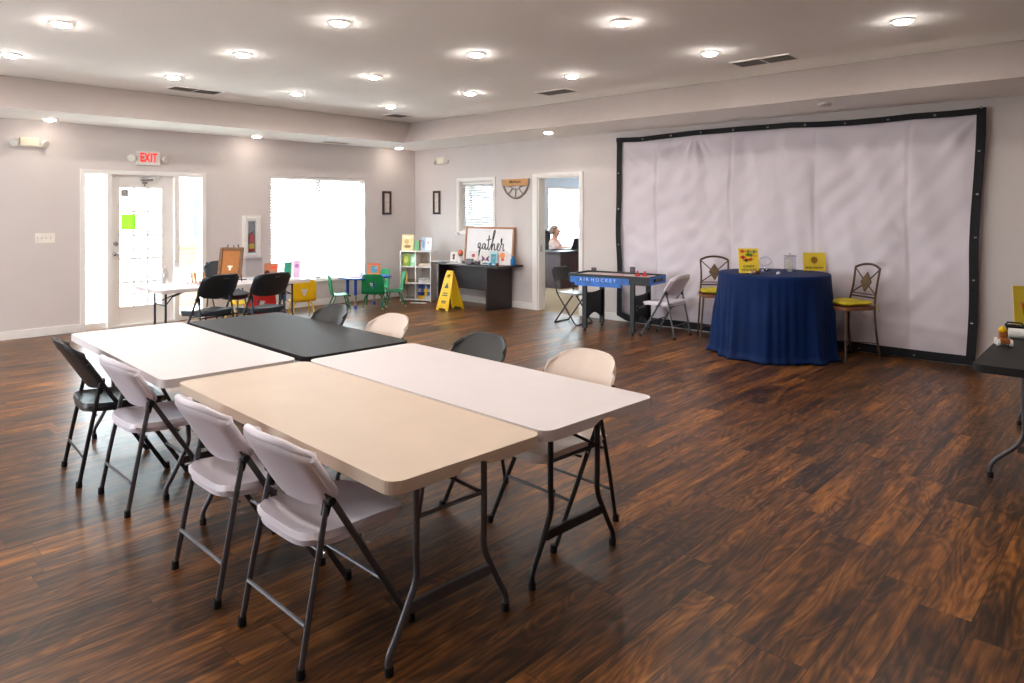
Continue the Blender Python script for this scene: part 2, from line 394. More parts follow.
# small inner window with casing
w = thing('window_2', None, None); w['kind'] = 'structure'; f = MB()
a0, a1, z0, z1 = W2
for lo, hi in (((a0-.055, z0-.05), (a0, z1+.055)), ((a1, z0-.05), (a1+.055, z1+.055)), ((a0, z1), (a1, z1+.055)), ((a0-.09, z0-.035), (a1+.09, z0))):
    f.box((lo[0], YR-.018, lo[1]), (hi[0], YR+.0, hi[1]), bev=.003)
f.box((a0-.001, YR, z0-.001), (a0+.012, YR+.14, z1)); f.box((a1-.012, YR, z0), (a1+.001, YR+.14, z1)); f.box((a0, YR, z1-.012), (a1, YR+.14, z1)); f.box((a0, YR, z0), (a1, YR+.14, z0+.012))
f.obj('window_frame', M_trim, w); MB().box((a0, YR+.11, z0), (a1, YR+.115, z1)).obj('window_pane', M_glass, w)
blind('small white slatted blind in the little window above the framed script sign', a0+.014, a1-.014, z0+.012, z1-.012, Matrix(((1, 0, 0, a0+.014), (0, 1, 0, YR+.075), (0, 0, 1, 0), (0, 0, 0, 1))), wand=False, tilt=32, sp=.042)
# office doorway casing
d2 = thing('door_2', None, None); d2['kind'] = 'structure'; f = MB()
a0, a1, _, z1 = D2
for lo, hi in (((a0-.10, 0), (a0, z1+.055)), ((a1, 0), (a1+.065, z1+.055)), ((a0, z1), (a1, z1+.055))):
    f.box((lo[0], YR-.02, lo[1]), (hi[0], YR, hi[1]), bev=.004)
f.box((a0, YR-.002, 0), (a0+.025, YR+.15, z1)); f.box((a1-.02, YR-.002, 0), (a1, YR+.15, z1)); f.box((a0, YR-.002, z1-.02), (a1, YR+.15, z1))
f.obj('door_frame', M_trim, d2)
h = MB(); h.box((0, 0, 0), (.012, .03, .1)); o = h.obj('strike_plate', M_chrome, d2); o.location = (a0+.024, YR+.04, .93)
# office shell
MB().box((XL-T, YR+.0, -.12), (-3.4, OY+.1, .0)).obj('floor_office', M_carpet)['kind'] = 'structure'
struct(MB().box((XL, YR+.14, 2.6), (-3.4, OY+.1, 2.7)).obj('ceiling_office', M_ceil))
m_off = mat('office_wall', (208, 220, 236), .8, var=.01)
struct(MB().box((XL, OY, 0), (-3.4, OY+.1, 2.7)).obj('wall_office_far', m_off))
struct(MB().box((-3.5, YR+.14, 0), (-3.4, OY, 2.7)).obj('wall_office_side', m_off))
struct(wall_holes('x', XL, .012, YR+.14, OY, 2.6, [OW1, OW2]).obj('wall_office_left', mat('office_wall', (208, 220, 236), .8, var=.01)))
# outdoors: pale concrete terrace, brick pier beside the entrance, railing
struct(MB().box((-60, -30, -.3), (XL-T, 40, -.02)).obj('ground', mat('pale_concrete', (190, 188, 182), .9, var=.05)))
def brick_material():
    m = bpy.data.materials.new('tan_brick'); m.use_nodes = True; nt = m.node_tree; b = nt.nodes['Principled BSDF']
    t = nt.nodes.new('ShaderNodeTexBrick'); t.inputs['Color1'].default_value = lin((172, 140, 114))+(1,); t.inputs['Color2'].default_value = lin((152, 118, 92))+(1,)
    t.inputs['Mortar'].default_value = lin((190, 182, 172))+(1,); t.inputs['Scale'].default_value = 7; t.inputs['Mortar Size'].default_value = .02
    tc = nt.nodes.new('ShaderNodeTexCoord'); mp = nt.nodes.new('ShaderNodeMapping'); mp.inputs['Rotation'].default_value = (R(90), 0, R(90))
    nt.links.new(tc.outputs['Object'], mp.inputs[0]); nt.links.new(mp.outputs[0], t.inputs[0]); nt.links.new(t.outputs[0], b.inputs['Base Color']); b.inputs['Roughness'].default_value = .9
    return m
p = thing('porch_pier', 'tan brick pier with grey post seen through the right sidelight of the entrance', 'pier', (-12.3, 5.12, 0))
MB().box((-.3, -.42, -.02), (.3, .5, 1.0)).obj('brick_base', brick_material(), p)
MB().box((-.34, -.46, 1.0), (.34, .54, 1.08), bev=.01).obj('stone_cap', mat('stone_cap', (200, 192, 186), .8), p)
MB().box((-.14, -.1, 1.08), (.14, .22, 3.2)).obj('post', mat('grey_post', (96, 106, 124), .7), p)
rl = thing('porch_railing', 'thin white metal railing outside the glass entrance door', 'railing', (-13.2, 3.2, 0))
m = MB()
for z in (.9, .12): m.tube([(0, -1.2, z), (0, 1.9, z)], .018)
m.obj('rail', M_alu, rl); m = MB()
for k in range(24): y = -1.15+k*.13; m.tube([(0, y, .12), (0, y, .9)], .008, seg=6)
m.obj('balusters', M_alu, rl); pass
for y in (-1.2, .35, 1.9): MB().tube([(0, y, -.02), (0, y, .95)], .025).obj('post', M_alu, rl)
#@@SPLIT
# ================================================================== LIGHTS AND CEILING FITTINGS
w = bpy.data.worlds.new('sky'); SC.world = w; w.use_nodes = True; bg = w.node_tree.nodes['Background']
bg.inputs[0].default_value = (.86, .93, 1, 1); bg.inputs[1].default_value = 12
def portal(loc, rot, sx, sy):
    l = bpy.data.lights.new('window_portal', 'AREA'); l.shape = 'RECTANGLE'; l.size = sx; l.size_y = sy; l.cycles.is_portal = True
    o = bpy.data.objects.new('window_portal', l); COL.objects.link(o); o.location = loc; o.rotation_euler = rot
for a0, a1, z0, z1 in (D1, W1, OW1, OW2): portal((XL-.2, (a0+a1)/2, (z0+z1)/2), (0, -PI/2, 0), z1-z0, a1-a0)
for a0, a1, z0, z1 in BACK_FILL: portal(((a0+a1)/2, YB-.2, (z0+z1)/2), (PI/2, 0, 0), a1-a0, z1-z0)
for a0, a1, z0, z1 in EW: portal((XE+.2, (a0+a1)/2, (z0+z1)/2), (0, PI/2, 0), z1-z0, a1-a0)
def can(x, y, z, first=[None]):
    lab, grp = 'round flat ceiling light with white trim ring', None
    if first[0] is None:
        t = thing('ceiling_light', '', 'ceiling light')
        MB().lathe([(.062, -.006), (.066, -.014), (.088, -.010), (.093, 0)], seg=28, cap=False).obj('trim_ring', M_trim, t, smooth=True)
        MB().lathe([(.064, -.006), (.063, -.015), (.052, -.026), (.030, -.032), (.0001, -.034)], seg=28).obj('lens', M_lens, t, smooth=True)
        first[0] = t
    else: t = dup(first[0], (0, 0, 0), 0)
    t.location = (x, y, z); return t
gx = [-8.29, -6.60, -4.915, -3.22, -1.54]; gy = [.12, 1.66, 3.20, 4.755, 6.27]
seen = {(0, 2): 'ceiling light nearest the left edge of the picture, second row from the left wall', }
desc = {(-6.60, 1.66): 'large round ceiling light near the top left corner of the picture', (-8.29, 1.66): 'round ceiling light at the far left edge of the raised ceiling',
 (-4.915, 3.20): 'bright round ceiling light at the top edge, left of the picture middle', (-6.60, 3.20): 'round ceiling light nearest in front of the two-section air register',
 (-8.29, 3.20): 'round ceiling light just left above the two-section register by the left fascia', (-8.29, 4.755): 'round ceiling light in the fascia row, between the left register and the corner register',
 (-6.60, 4.755): 'round ceiling light in the second row, third along toward the corner', (-8.29, 6.27): 'small round ceiling light nearest the register in the tray corner',
 (-4.915, 4.755): 'round ceiling light at the middle of the raised ceiling', (-6.60, 6.27): 'round ceiling light over the framed script sign, second from the tray corner',
 (-3.22, 4.755): 'round ceiling light at the top edge right of the picture middle', (-4.915, 6.27): 'round ceiling light beside the small register above the office doorway',
 (-3.22, 6.27): 'round ceiling light left of the register above the projection sheet', (-1.54, 6.27): 'rightmost round ceiling light, near the top right corner'}
for x in gx:
    for y in gy:
        if (x > -5 and y < 1) or (x > -3 and y < 3): pass
        o = can(x, y, ZC)
        o['label'] = desc.get((x, y), 'round ceiling light behind the camera, out of the picture')
        o['group'] = 'ceiling lights of the raised ceiling' if (x, y) in desc else 'ceiling lights behind the camera'
for x, y, l in ((-9.96, 2.39, 'soffit light on the low ceiling nearest the left edge, above the emergency lamp'), (-9.96, 5.05, 'soffit light on the low ceiling above the fire extinguisher'),
                (-9.96, 7.72, 'soffit light in the room corner of the low ceiling'), (-6.42, 7.64, 'soffit light on the low ceiling above the office doorway'),
                (-2.8, -3.0, 'soffit light behind the camera, out of the picture')):
    o = can(x, y, ZS); o['label'] = l; o['group'] = 'soffit lights'
    for ch in o.children:
        if ch.name.startswith('lens'): ch.data = ch.data.copy(); ch.data.materials[0] = M_lens2
for x, y in ((-9.2, 9.7), (-9.0, 11.6), (-9.0, 13.3), (-6.8, 9.7), (-6.8, 11.6), (-6.8, 13.3)):  # unseen cans, added to brighten the office and the person
    o = can(x, y, 2.6); o['label'] = 'unseen ceiling light added to brighten the office beyond the doorway'; o['group'] = 'added office fill lights'
def register(x, y, z, lx, ly, cells, label, along='y'):
    t = thing('air_register', label, 'vent', (x, y, z), 0, 'ceiling air registers'); f = MB(); b = .018
    for lo, hi in (((-lx/2, -ly/2), (lx/2, -ly/2+b)), ((-lx/2, ly/2-b), (lx/2, ly/2)), ((-lx/2, -ly/2+b), (-lx/2+b, ly/2-b)), ((lx/2-b, -ly/2+b), (lx/2, ly/2-b))):
        f.box((lo[0], lo[1], -.012), (hi[0], hi[1], -.0005))
    for k in range(1, cells):
        if along == 'x': f.box((-lx/2+lx*k/cells-.008, -ly/2, -.012), (-lx/2+lx*k/cells+.008, ly/2, -.001))
        else: f.box((-lx/2, -ly/2+ly*k/cells-.008, -.012), (lx/2, -ly/2+ly*k/cells+.008, -.001))
    f.obj('register_frame', M_trim, t); s = MB(); n = 9
    for k in range(n):
        if along == 'x': y_ = -ly/2+b+(ly-2*b)*(k+.5)/n; s.box((-lx/2+b, y_-.006, -.010), (lx/2-b, y_+.006, -.004))
        else: x_ = -lx/2+b+(lx-2*b)*(k+.5)/n; s.box((x_-.006, -ly/2+b, -.010), (x_+.006, ly/2-b, -.004))
    s.obj('louvres', M_alu, t); MB().box((-lx/2+b, -ly/2+b, -.003), (lx/2-b, ly/2-b, -.001)).obj('duct_shade_plate', mat('register_shade', (96, 92, 86), .8), t)  # dark plate paints in the duct's shade behind the louvres
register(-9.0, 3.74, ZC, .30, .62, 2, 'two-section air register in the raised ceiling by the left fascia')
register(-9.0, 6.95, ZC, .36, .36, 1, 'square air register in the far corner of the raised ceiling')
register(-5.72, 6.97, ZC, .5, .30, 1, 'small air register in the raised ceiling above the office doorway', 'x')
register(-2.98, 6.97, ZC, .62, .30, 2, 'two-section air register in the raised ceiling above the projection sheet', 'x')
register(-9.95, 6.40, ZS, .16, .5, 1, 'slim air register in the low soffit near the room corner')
t = thing('smoke_detector', 'small round smoke detector on the low ceiling above the projection sheet', 'smoke detector', (-2.60, 7.6, ZS))
MB().lathe([(.07, 0), (.07, -.012), (.055, -.032), (.02, -.038), (.0001, -.038)], seg=28).obj('casing', M_trim, t, smooth=True)
MB().lathe([(.056, -.020), (.063, -.022), (.057, -.029)], seg=28, cap=False).obj('vent_ring', M_alu, t, smooth=True)
# emergency lamps
def emergency(place, label, s=1.0):
    t = thing('emergency_light', label, 'emergency light', (0, 0, 0), 0, 'emergency lamps'); c = MB()
    c.box((-.10*s, -.045*s, 0), (.10*s, .06*s, .05*s), bev=.008); c.box((-.155*s, -.055*s, .0), (.155*s, -.035*s, .04*s), bev=.006); c.obj('housing', mat('ivory_plastic', (232, 226, 206), .45), t)
    for sg in (-1, 1):
        h = MB(); ax = Matrix.Rotation(R(sg*38), 3, 'Y') @ Matrix.Rotation(R(24), 3, 'X')
        h.lathe([(.018*s, 0), (.044*s, .022*s), (.050*s, .052*s), (.046*s, .058*s), (.0001, .060*s)], (sg*.135*s, .005*s, .022*s), axis=ax, seg=20)
        h.obj('lamp_head', mat('lamp_head_grey', (222, 220, 210), .3), t, smooth=True)
    t.matrix_world = place; return t
emergency(onL(2.24, 2.42), 'twin-head emergency lamp high on the left wall above the switch plate')
emergency(onR(-9.52, 2.47), 'twin-head emergency lamp high on the far wall above the narrow framed picture')
# exit sign with lamp heads
t = thing('exit_sign', 'white EXIT sign with red letters and side lamps above the entrance door', 'exit sign')
c = MB(); c.box((-.15, -.095, .0), (.15, .095, .045), bev=.006); c.obj('housing', M_trim, t)
text_mesh('lettering', 'EXIT', .175, emis('exit_red', (236, 50, 40), .9), t, Matrix.Translation((0, .0, .046)), squeeze=.60, bold=.004)
for sg in (-1, 1):
    h = MB(); h.tube([(sg*.14, .0, .02), (sg*.19, .0, .03)], .012); ax = Matrix.Rotation(R(sg*30), 3, 'Y') @ Matrix.Rotation(R(18), 3, 'X')
    h.lathe([(.02, -.01), (.045, .012), (.05, .045), (.0001, .05)], (sg*.205, .002, .025), axis=ax, seg=20); h.obj('lamp_head', mat('lamp_head_grey', (222, 220, 210), .3), t, smooth=True)
t.matrix_world = onL(3.625, 2.30)
# switch plate
t = thing('switch_plate', 'four-gang white light switch plate on the left wall beside the entrance', 'light switch')
MB().box((-.107, -.062, 0), (.107, .062, .006), bev=.003).obj('plate', mat('switch_white', (240, 234, 226), .35), t)
for k in range(4):
    MB().box((-.0835+k*.046-.006, -.013, .005), (-.0835+k*.046+.006, .013, .016), bev=.002).obj('toggle', mat('toggle_white', (206, 198, 190), .35), t)
t.matrix_world = onL(2.414, 1.23)
for nm, mw, lab in (('narrow_left', onL(7.695, 1.717), 'narrow dark-framed picture beside the big window, on the left wall'), ('narrow_right', onR(-9.655, 1.722), 'narrow dark-framed picture on the far wall above the cube shelf')):
    t = thing('wall_picture', lab, 'picture', (0, 0, 0), 0, 'pair of narrow framed pictures'); f = MB(); W_, H_ = .19, .425
    for lo, hi in (((-W_/2, -H_/2), (-W_/2+.038, H_/2)), ((W_/2-.038, -H_/2), (W_/2, H_/2)), ((-W_/2+.038, H_/2-.038), (W_/2-.038, H_/2)), ((-W_/2+.038, -H_/2), (W_/2-.038, -H_/2+.038))):
        f.box((lo[0], lo[1], 0), (hi[0], hi[1], .024), bev=.003)
    f.obj('picture_frame', mat('dark_frame', (62, 46, 44), .5, var=.2, scale=30), t)
    MB().box((-.06, -.178, .002), (.06, .178, .010)).obj('art_panel', mat('weathered_panel', (206, 192, 182), .7, var=.16, scale=18), t)
    t.matrix_world = mw
# fire extinguisher cabinet
t = thing('extinguisher_cabinet', 'white recessed fire extinguisher cabinet with a glass door between entrance and big window', 'cabinet')
f = MB(); W_, H_ = .29, .66
f.box((-W_/2, -H_/2, 0), (-.06, H_/2, .03)); f.box((.06, -H_/2, 0), (W_/2, H_/2, .03)); f.box((-.06, .24, 0), (.06, H_/2, .03)); f.box((-.06, -H_/2, 0), (.06, -.24, .03)); f.box((-.06, -.24, 0), (.06, .24, .002))
f.obj('cabinet_body', M_trim, t, bev=.003)
f = MB()
for lo, hi in (((-.12, -.30), (-.07, .30)), ((.07, -.30), (.12, .30)), ((-.07, .25), (.07, .30)), ((-.07, -.30), (.07, -.25))): f.box((lo[0], lo[1], .03), (hi[0], hi[1], .042))
f.obj('cabinet_door', mat('door_white', (228, 224, 220), .4), t, bev=.003)
MB().box((-.06, -.24, .002), (.06, .24, .004)).obj('dark_interior', mat('cabinet_interior', (150, 146, 150), .7), t)
MB().box((-.07, -.25, .034), (.07, .25, .036)).obj('glass_pane', M_glass, t)
t.matrix_world = onL(5.127, 1.17)
t = thing('fire_extinguisher', 'small red fire extinguisher behind the glass of the wall cabinet', 'fire extinguisher', (XL+.018, 5.127, .95)); t.scale = (1, 1, 1)
c = MB(); c.lathe([(.013, 0), (.014, .01), (.014, .24), (.009, .262), (.005, .27)], (0, 0, 0), seg=16); 
for v in c.bm.verts: v.co.y *= 3.0
c.obj('cylinder', M_red, t, smooth=True)
c = MB(); c.lathe([(.0146, .04), (.0146, .115)], seg=16, cap=False)
for v in c.bm.verts: v.co.y *= 3.0
c.obj('label_band', mat('band_yellow', (220, 196, 60), .5), t, smooth=True)
c = MB(); c.box((-.006, -.02, .27), (.006, .02, .29)); c.tube([(0, .0, .285), (0, .035, .31)], .004); c.tube([(0, -.01, .285), (0, -.045, .25), (0, -.048, .10)], .005); c.obj('valve_and_hose', M_ink, t)
#@@SPLIT
# ================================================================== FOLDING TABLES
def folding_table(label, L, W, H, top_m, leg_m, loc, rz, th=.045, inset=.24, legw=.16, foot=.275, cr=.055, group=None, name='folding_table', brace=True):
    t = thing(name, label, 'table', loc, rz, group); s = MB()
    out = rrect(L, W, cr); s.prism(out, H-.022, H); 
    inn = rrect(L-.03, W-.03, cr-.01); k = len(out)
    # apron ring with a notch in the middle of each short end
    def notch(p): return abs(p[0]) > L/2-.03 and abs(p[1]) < .075
    dense = []
    for i in range(k):
        a, b = Vector(out[i]), Vector(out[(i+1) % k]); n = max(1, int((b-a).length/.025))
        for q in range(n): dense.append(a.lerp(b, q/n))
    kk = len(dense); bmm = s.bm; rings = []
    for p in dense:
        dep = th
        if abs(p.x) > L/2-.03: 
            e_ = (abs(p.y)-.045)/.03; dep = .024+(th-.024)*max(0, min(1, e_))
        q = Vector((p.x*(1-.032/L*1.0), p.y*(1-.032/W)))
        rings.append([bmm.verts.new((p.x, p.y, H-.022)), bmm.verts.new((p.x, p.y, H-dep)), bmm.verts.new((q.x, q.y, H-dep)), bmm.verts.new((q.x, q.y, H-.022))])
    for i in range(kk):
        A, B = rings[i], rings[(i+1) % kk]
        for j in range(4): bmm.faces.new((A[j], A[(j+1) % 4], B[(j+1) % 4], B[j]))
    bmesh.ops.remove_doubles(bmm, verts=bmm.verts[:], dist=1e-5)
    s.obj('tabletop', top_m, t, bev=.006)
    for sx in (-1, 1):
        X = sx*(L/2-inset)
        for sy in (-1, 1):
            g = MB(); pth = smooth_path([(X, sy*legw, H-.03), (X, sy*legw, .40), (X, sy*legw, .29), (X, sy*(legw+.035), .21), (X, sy*(foot-.03), .115), (X, sy*foot, .06), (X, sy*foot, .012)], 5)
            g.tube(pth, .0125, seg=10); lg = g.obj('leg', leg_m, t, smooth=True)
            MB().lathe([(.0155, 0), (.0165, .004), (.0155, .03)], (X, sy*foot, 0), seg=12).obj('rubber_foot', M_rub, lg, smooth=True)
        MB().box((X-.009, -legw-.03, .175), (X+.009, legw+.03, .215), bev=.003).obj('crossbar', leg_m, t); MB().tube([(X, -legw, .50), (X, legw, .50)], .008).obj('leg_rod', leg_m, t)
        if brace:
            g = MB(); cx_ = X-sx*.36
            g.tube([(X, legw-.01, .50), (X-sx*.12, .03, .58), (cx_, .02, H-.045)], .007); g.tube([(X, -legw+.01, .50), (X-sx*.12, -.03, .58), (cx_, -.02, H-.045)], .007)
            g.box((cx_-.02, -.05, H-.055), (cx_+.02, .05, H-.024)); g.obj('brace', leg_m, t)
    r_ = MB()
    for sy in (-1, 1): r_.box((-L/2+.06, sy*(W/2-.09)-.012, H-.046), (L/2-.06, sy*(W/2-.09)+.012, H-.024))
    r_.obj('side_rail', leg_m, t); return t
TZ = .705
def uv(u, v, a): c_, s_ = math.cos(a), math.sin(a); return (c_*u-s_*v, s_*u+c_*v)
aT = -.037
def ctr(u0, u1, v0, v1, a): x, y = uv((u0+u1)/2, (v0+v1)/2, a); return (x, y, 0)
folding_table('almond plastic folding table nearest the camera, with steel S-shaped legs', 1.865, .712, TZ, M_tabt, M_steel, ctr(-3.70, -1.835, 1.288, 2.0, aT), aT, inset=.13)
folding_table('white plastic folding table at the right of the joined group', 1.865, .745, TZ+.006, M_tabw, M_char, ctr(-3.69, -1.825, 2.005, 2.75, aT), aT, inset=.17)
folding_table('white plastic folding table at the left end of the joined group, farther from the camera', 1.915, .745, TZ, M_tabw, M_steel, (-4.67, 1.80, 0), -.045)
folding_table('black plastic folding table at the back left of the joined group', 1.86, .76, TZ+.004, M_tabb, M_char, (-4.60, 2.585, 0), -.035, th=.032)
# white table by the entrance and black table at the right edge
folding_table('long white folding table with craft items in front of the entrance', 1.86, .77, .70, M_tabw, M_char, (-8.37, 3.865, 0), PI/2, th=.04, inset=.15)
folding_table('black folding table cut off by the right edge of the picture', 1.83, .76, .70, M_tabb, M_steel, (-.44, 5.62, 0), PI/2+.02, th=.045, foot=.32)
# ================================================================== FOLDING CHAIRS
def folding_chair(label, shell, frame_m, tall=0., loc=(0, 0, 0), rz=0, group=None, kind='A', sc=1.0):
    """origin between the rear feet, facing +y.  tall raises the backrest."""
    t = thing('folding_chair', label, 'chair', loc, rz, group)
    hy, hz, ff = .12, .565, .465; sl = (ff-hy)/hz      # front tube: y = ff - sl*z
    top = .735+tall; X1, X0 = .218, .205
    for sx in (-1, 1):
        g = MB(); x = sx*X1
        g.tube([(x, ff-sl*.01, .01), (x, ff-sl*.3, .3), (x, ff-sl*hz, hz), (sx*(X1-.004 if kind == 'A' else X1+.017), ff-sl*(hz+.035 if kind == 'A' else top-.085), hz+.035 if kind == 'A' else top-.085)], .0125, seg=10, rx=.8); l = g.obj('leg', frame_m, t, smooth=True)
        MB().lathe([(.015, 0), (.017, .005), (.015, .035)], (x, ff, 0), seg=12).obj('rubber_foot', M_rub, l, smooth=True)
        g = MB(); x = sx*X0*1.06
        g.tube([(x, .0, .01), (x*.985, .045, .25), (sx*X0, hy-.012, hz-.01)], .0115, seg=10, rx=.8); l = g.obj('leg', frame_m, t, smooth=True)
        MB().lathe([(.015, 0), (.017, .005), (.015, .035)], (x, 0, 0), seg=12).obj('rubber_foot', M_rub, l, smooth=True)
        b = MB(); b.tube([(sx*(X0-.008), hy-.016, hz-.055), (sx*(X0-.004), hy-.004, hz+.002), (sx*(X0+.004), hy-.002, hz+.03)], [.015, .019, .016], seg=10)
        b.tube([(sx*(X0-.012), hy-.008, hz), (sx*(X1+.016), hy-.008, hz)], .015, seg=12); b.obj('hinge', M_rub, t, smooth=True)
        for yy, zz in ((.085, .398), (.235, .405)): 
            b = MB(); b.tube([(sx*(X1+.008), yy, zz), (sx*(X1+.016), yy, zz)], .006, seg=8); b.obj('bolt', M_chrome, t, smooth=True)
    for xx, yy, zz, nm in ((X0*1.04, .022, .165, 'stretcher'), (X1, ff-sl*.2, .2, 'stretcher'), (X0, .09, .388, 'seat_bar'), (X0, .255, .385, 'seat_bar')):
        MB().tube([(-xx, yy, zz), (xx, yy, zz)], .0075 if nm == 'stretcher' else .006).obj(nm, frame_m, t, smooth=True)
    # seat: rounded, dished, waterfall front
    def seat(u, v):
        a, b = 2*u-1, 2*v-1; w = .206-.010*b
        x = a*w*(1-.10*abs(b)**7); y = .252+.220*b*(1-.12*abs(a)**7)
        z = .426+.012*abs(a)**3-.010*max(0, b)**3*1.5+.012*max(0, -b)**2-.010*(1-a*a)*(1-b*b)
        return (x, y, z)
    s = MB(); s.sheet(seat, 20, 20, .026); so = s.obj('seat', shell, t, smooth=True, angle=60)
    k = MB()                                                   # skirt under the seat rim
    n = 56; rr = []
    for q in range(n):
        a = 2*PI*q/n; ca, sa = math.cos(a), math.sin(a); pw = 6; r0 = 1/((abs(ca)**pw+abs(sa)**pw)**(1/pw)); u, v = (ca*r0+1)/2, (sa*r0+1)/2
        p = Vector(seat(u, v)); rr.append((p, Vector((.0, .252, p.z))))
    rings = []
    for p, c0 in rr:
        d_ = (c0-p); d_.z = 0; d_.normalize(); i_ = p+d_*.010; lowz = .034
        rings.append([k.bm.verts.new(v) for v in (p+Vector((0, 0, .004)), p-Vector((0, 0, lowz)), i_-Vector((0, 0, lowz)), i_+Vector((0, 0, .004)))])
    for q in range(n):
        A, B = rings[q], rings[(q+1) % n]
        for j in range(4): k.bm.faces.new((A[j], A[(j+1) % 4], B[(j+1) % 4], B[j]))
    k.obj('seat_rim', shell, so, smooth=True, angle=50)
    # backrest shell
    S0, S1 = (.555 if kind != 'P' else .60), top+.045; yb = lambda z: ff-sl*z
    pad = kind == 'P'
    def back(u, v):
        a, b = 2*u-1, v; zt = S1-(.052*abs(a)**4 if kind == 'A' else .075*abs(a)**4.2) if kind != 'P' else S1-.045*abs(a)**5; zb = S0-.028*(1-abs(a)**2.5)+.028*abs(a)**9
        z = zb+(zt-zb)*b
        wd = (.232-.012*b if kind == 'A' else .236-.006*b)-.016*abs(2*b-1)**8
        x = a*wd; bulge = (.046 if kind == 'A' else .052)*(1-a*a)+.0*b
        y = yb(z)-bulge-.006
        curl = max(0, abs(a)-.86)/.14; y += .020*curl**2
        y += .014*max(0, b-.9)/.1*(1 if kind == 'A' else .4) 
        return (x, y, z)
    s = MB(); s.sheet(back, 30, 18, .013 if not pad else .028); bo = s.obj('backrest', shell, t, smooth=True, angle=60)
    if kind == 'A':   # rolled rim along top and sides
        pts = [(-X1, yb(.572)-.002, .572)]+[back(0, v/10) for v in range(0, 10)]+[back(u/24, 1) for u in range(25)]+[back(1, 1-v/10) for v in range(1, 11)]+[(X1, yb(.572)-.002, .572)]
        g = MB(); g.tube([Vector(p)+Vector((0, .006, 0)) for p in pts], .0155, seg=10); g.obj('backrest_rim', shell, bo, smooth=True)
    else:
        g = MB(); p = back(.5, .82); q1 = [(x, back(.5+x/.46, .82)[1]-.0075-(.008 if pad else 0), p[2]+dz) for x, dz in ((-.032, 0), (0, .004), (.032, 0))]
        g.tube(q1, .0065, seg=6); g.obj('grip_slot', mat('slot_grey', (92, 96, 100), .5), bo)
    t.scale = (sc, sc, sc)
    return t
cA = folding_chair('white plastic folding chair nearest the camera, tucked under the almond table', M_white, M_steel, loc=(-2.335, 1.232, 0), rz=R(-1), group='chairs along the near side of the joined tables')
dup(cA, (-2.955, 1.228, 0), R(-1), 'white plastic folding chair second nearest the camera, at the almond table')
dup(cA, (-4.10, 1.275, 0), R(-1), 'white plastic folding chair tucked under the left white table, next to a black one')
cB = folding_chair('black folding chair at the left end of the near side, leftmost chair', M_blk, M_char, tall=.045, kind='B', loc=(-4.72, 1.24, 0), rz=R(-5), group='chairs along the near side of the joined tables')
gF = 'chairs along the far side of the joined tables'
dup(cB, (-2.99, 2.93, 0), PI+R(-3), 'black folding chair on the far side of the white table, between two cream chairs', gF)
dup(cB, (-4.80, 3.05, 0), PI+R(-3), 'black folding chair behind the far edge of the black table', gF)
cC = dup(cB, (-2.245, 2.955, 0), PI+R(-3), 'cream plastic folding chair on the far side of the white table, nearest the camera', gF, swap={M_blk: M_cream})
dup(cC, (-4.05, 3.05, 0), PI+R(-3), 'cream plastic folding chair behind the black table corner', gF)
cW = dup(cA, (-4.345, 7.745, 0), PI/2+R(3), 'white folding chair standing open beside the air hockey table', 'odd chairs'); del cW['group']
cP = folding_chair('dark vinyl folding chair at the craft table, left of the pair with backs turned', M_vinyl, M_char, tall=.015, kind='P', loc=(-7.34, 3.33, 0), rz=PI/2+R(14), group='dark chairs around the craft table')
cP.scale = (.98, 1, 1.13)
dup(cP, (-7.13, 3.81, 0), PI/2+R(8), 'dark vinyl folding chair at the craft table, right of the pair with backs turned')
dup(cP, (-9.22, 4.17, 0), -PI/2, 'dark vinyl folding chair behind the craft table, facing the room')
#@@SPLIT
# ================================================================== CHILDREN FURNITURE
def kids_chair(label, shell, leg_m, loc, rz, group):
    """origin under seat centre, facing +y"""
    t = thing('child_chair', label, 'chair', loc, rz, group)
    prof = smooth_path([(.15, .268), (.11, .288), (-.02, .280), (-.10, .284), (-.145, .32), (-.160, .40), (-.175, .48), (-.185, .555)], 4)if False else None
    P = [Vector((0, y, z)) for y, z in ((.155, .214), (.12, .238), (0, .230), (-.095, .236), (-.14, .275), (-.155, .37), (-.17, .47), (-.178, .565))]
    SP = smooth_path(P, 5); n = len(SP)-1
    def f(u, v):
        k = v*n; i = min(int(k), n-1); p = SP[i].lerp(SP[i+1], k-i); a = 2*u-1
        w = .172 if v < .5 else .176-.016*(v-.5)*2
        w *= 1-.10*max(0, (abs(2*v-1)-.8)/.2)**2*abs(a)
        lift = .020*abs(a)**3
        if v < .45: return (a*w, p.y, p.z+lift)
        return (a*w, p.y+lift*1.2, p.z-(.030*abs(a)**5 if v > .9 else 0))
    def hole(u, v): return .66 < v < .80 and abs(u-.5) < .14*(v-.62)/.18
    s = MB(); s.sheet(f, 28, 44, .009, skip=hole); s.obj('shell', shell, t, smooth=True, angle=60)
    for sx in (-1, 1):
        for yy, fy in ((.10, .15), (-.09, -.16)):
            g = MB(); g.tube(smooth_path([(sx*.09, yy*.8, .224), (sx*.125, yy, .19), (sx*.150, fy, .02)], 4), .009, seg=8); l = g.obj('leg', leg_m, t, smooth=True)
            MB().lathe([(.012, 0), (.013, .025)], (sx*.150, fy, 0), seg=10).obj('foot_cap', mat('foot_cap_tan', (190, 176, 140), .5), l)
    return t
gk = 'green chairs around the blue table'
FW = CT   # yaw of the view direction
def at(px, d): # point at picture column px and depth d on the floor
    u = (px-512)/CF; return Vector(((u*math.cos(CT)-math.sin(CT))*d, (u*math.sin(CT)+math.cos(CT))*d, 0))
k1 = kids_chair('green plastic child chair with its back to the camera at the blue table', M_green, M_green, at(374.5, 11.28), CT, gk); k1.scale = (1.06, 1, 1)
dup(k1, at(339.5, 11.05), -R(25), 'green plastic child chair at the left end of the blue table, under the big window')
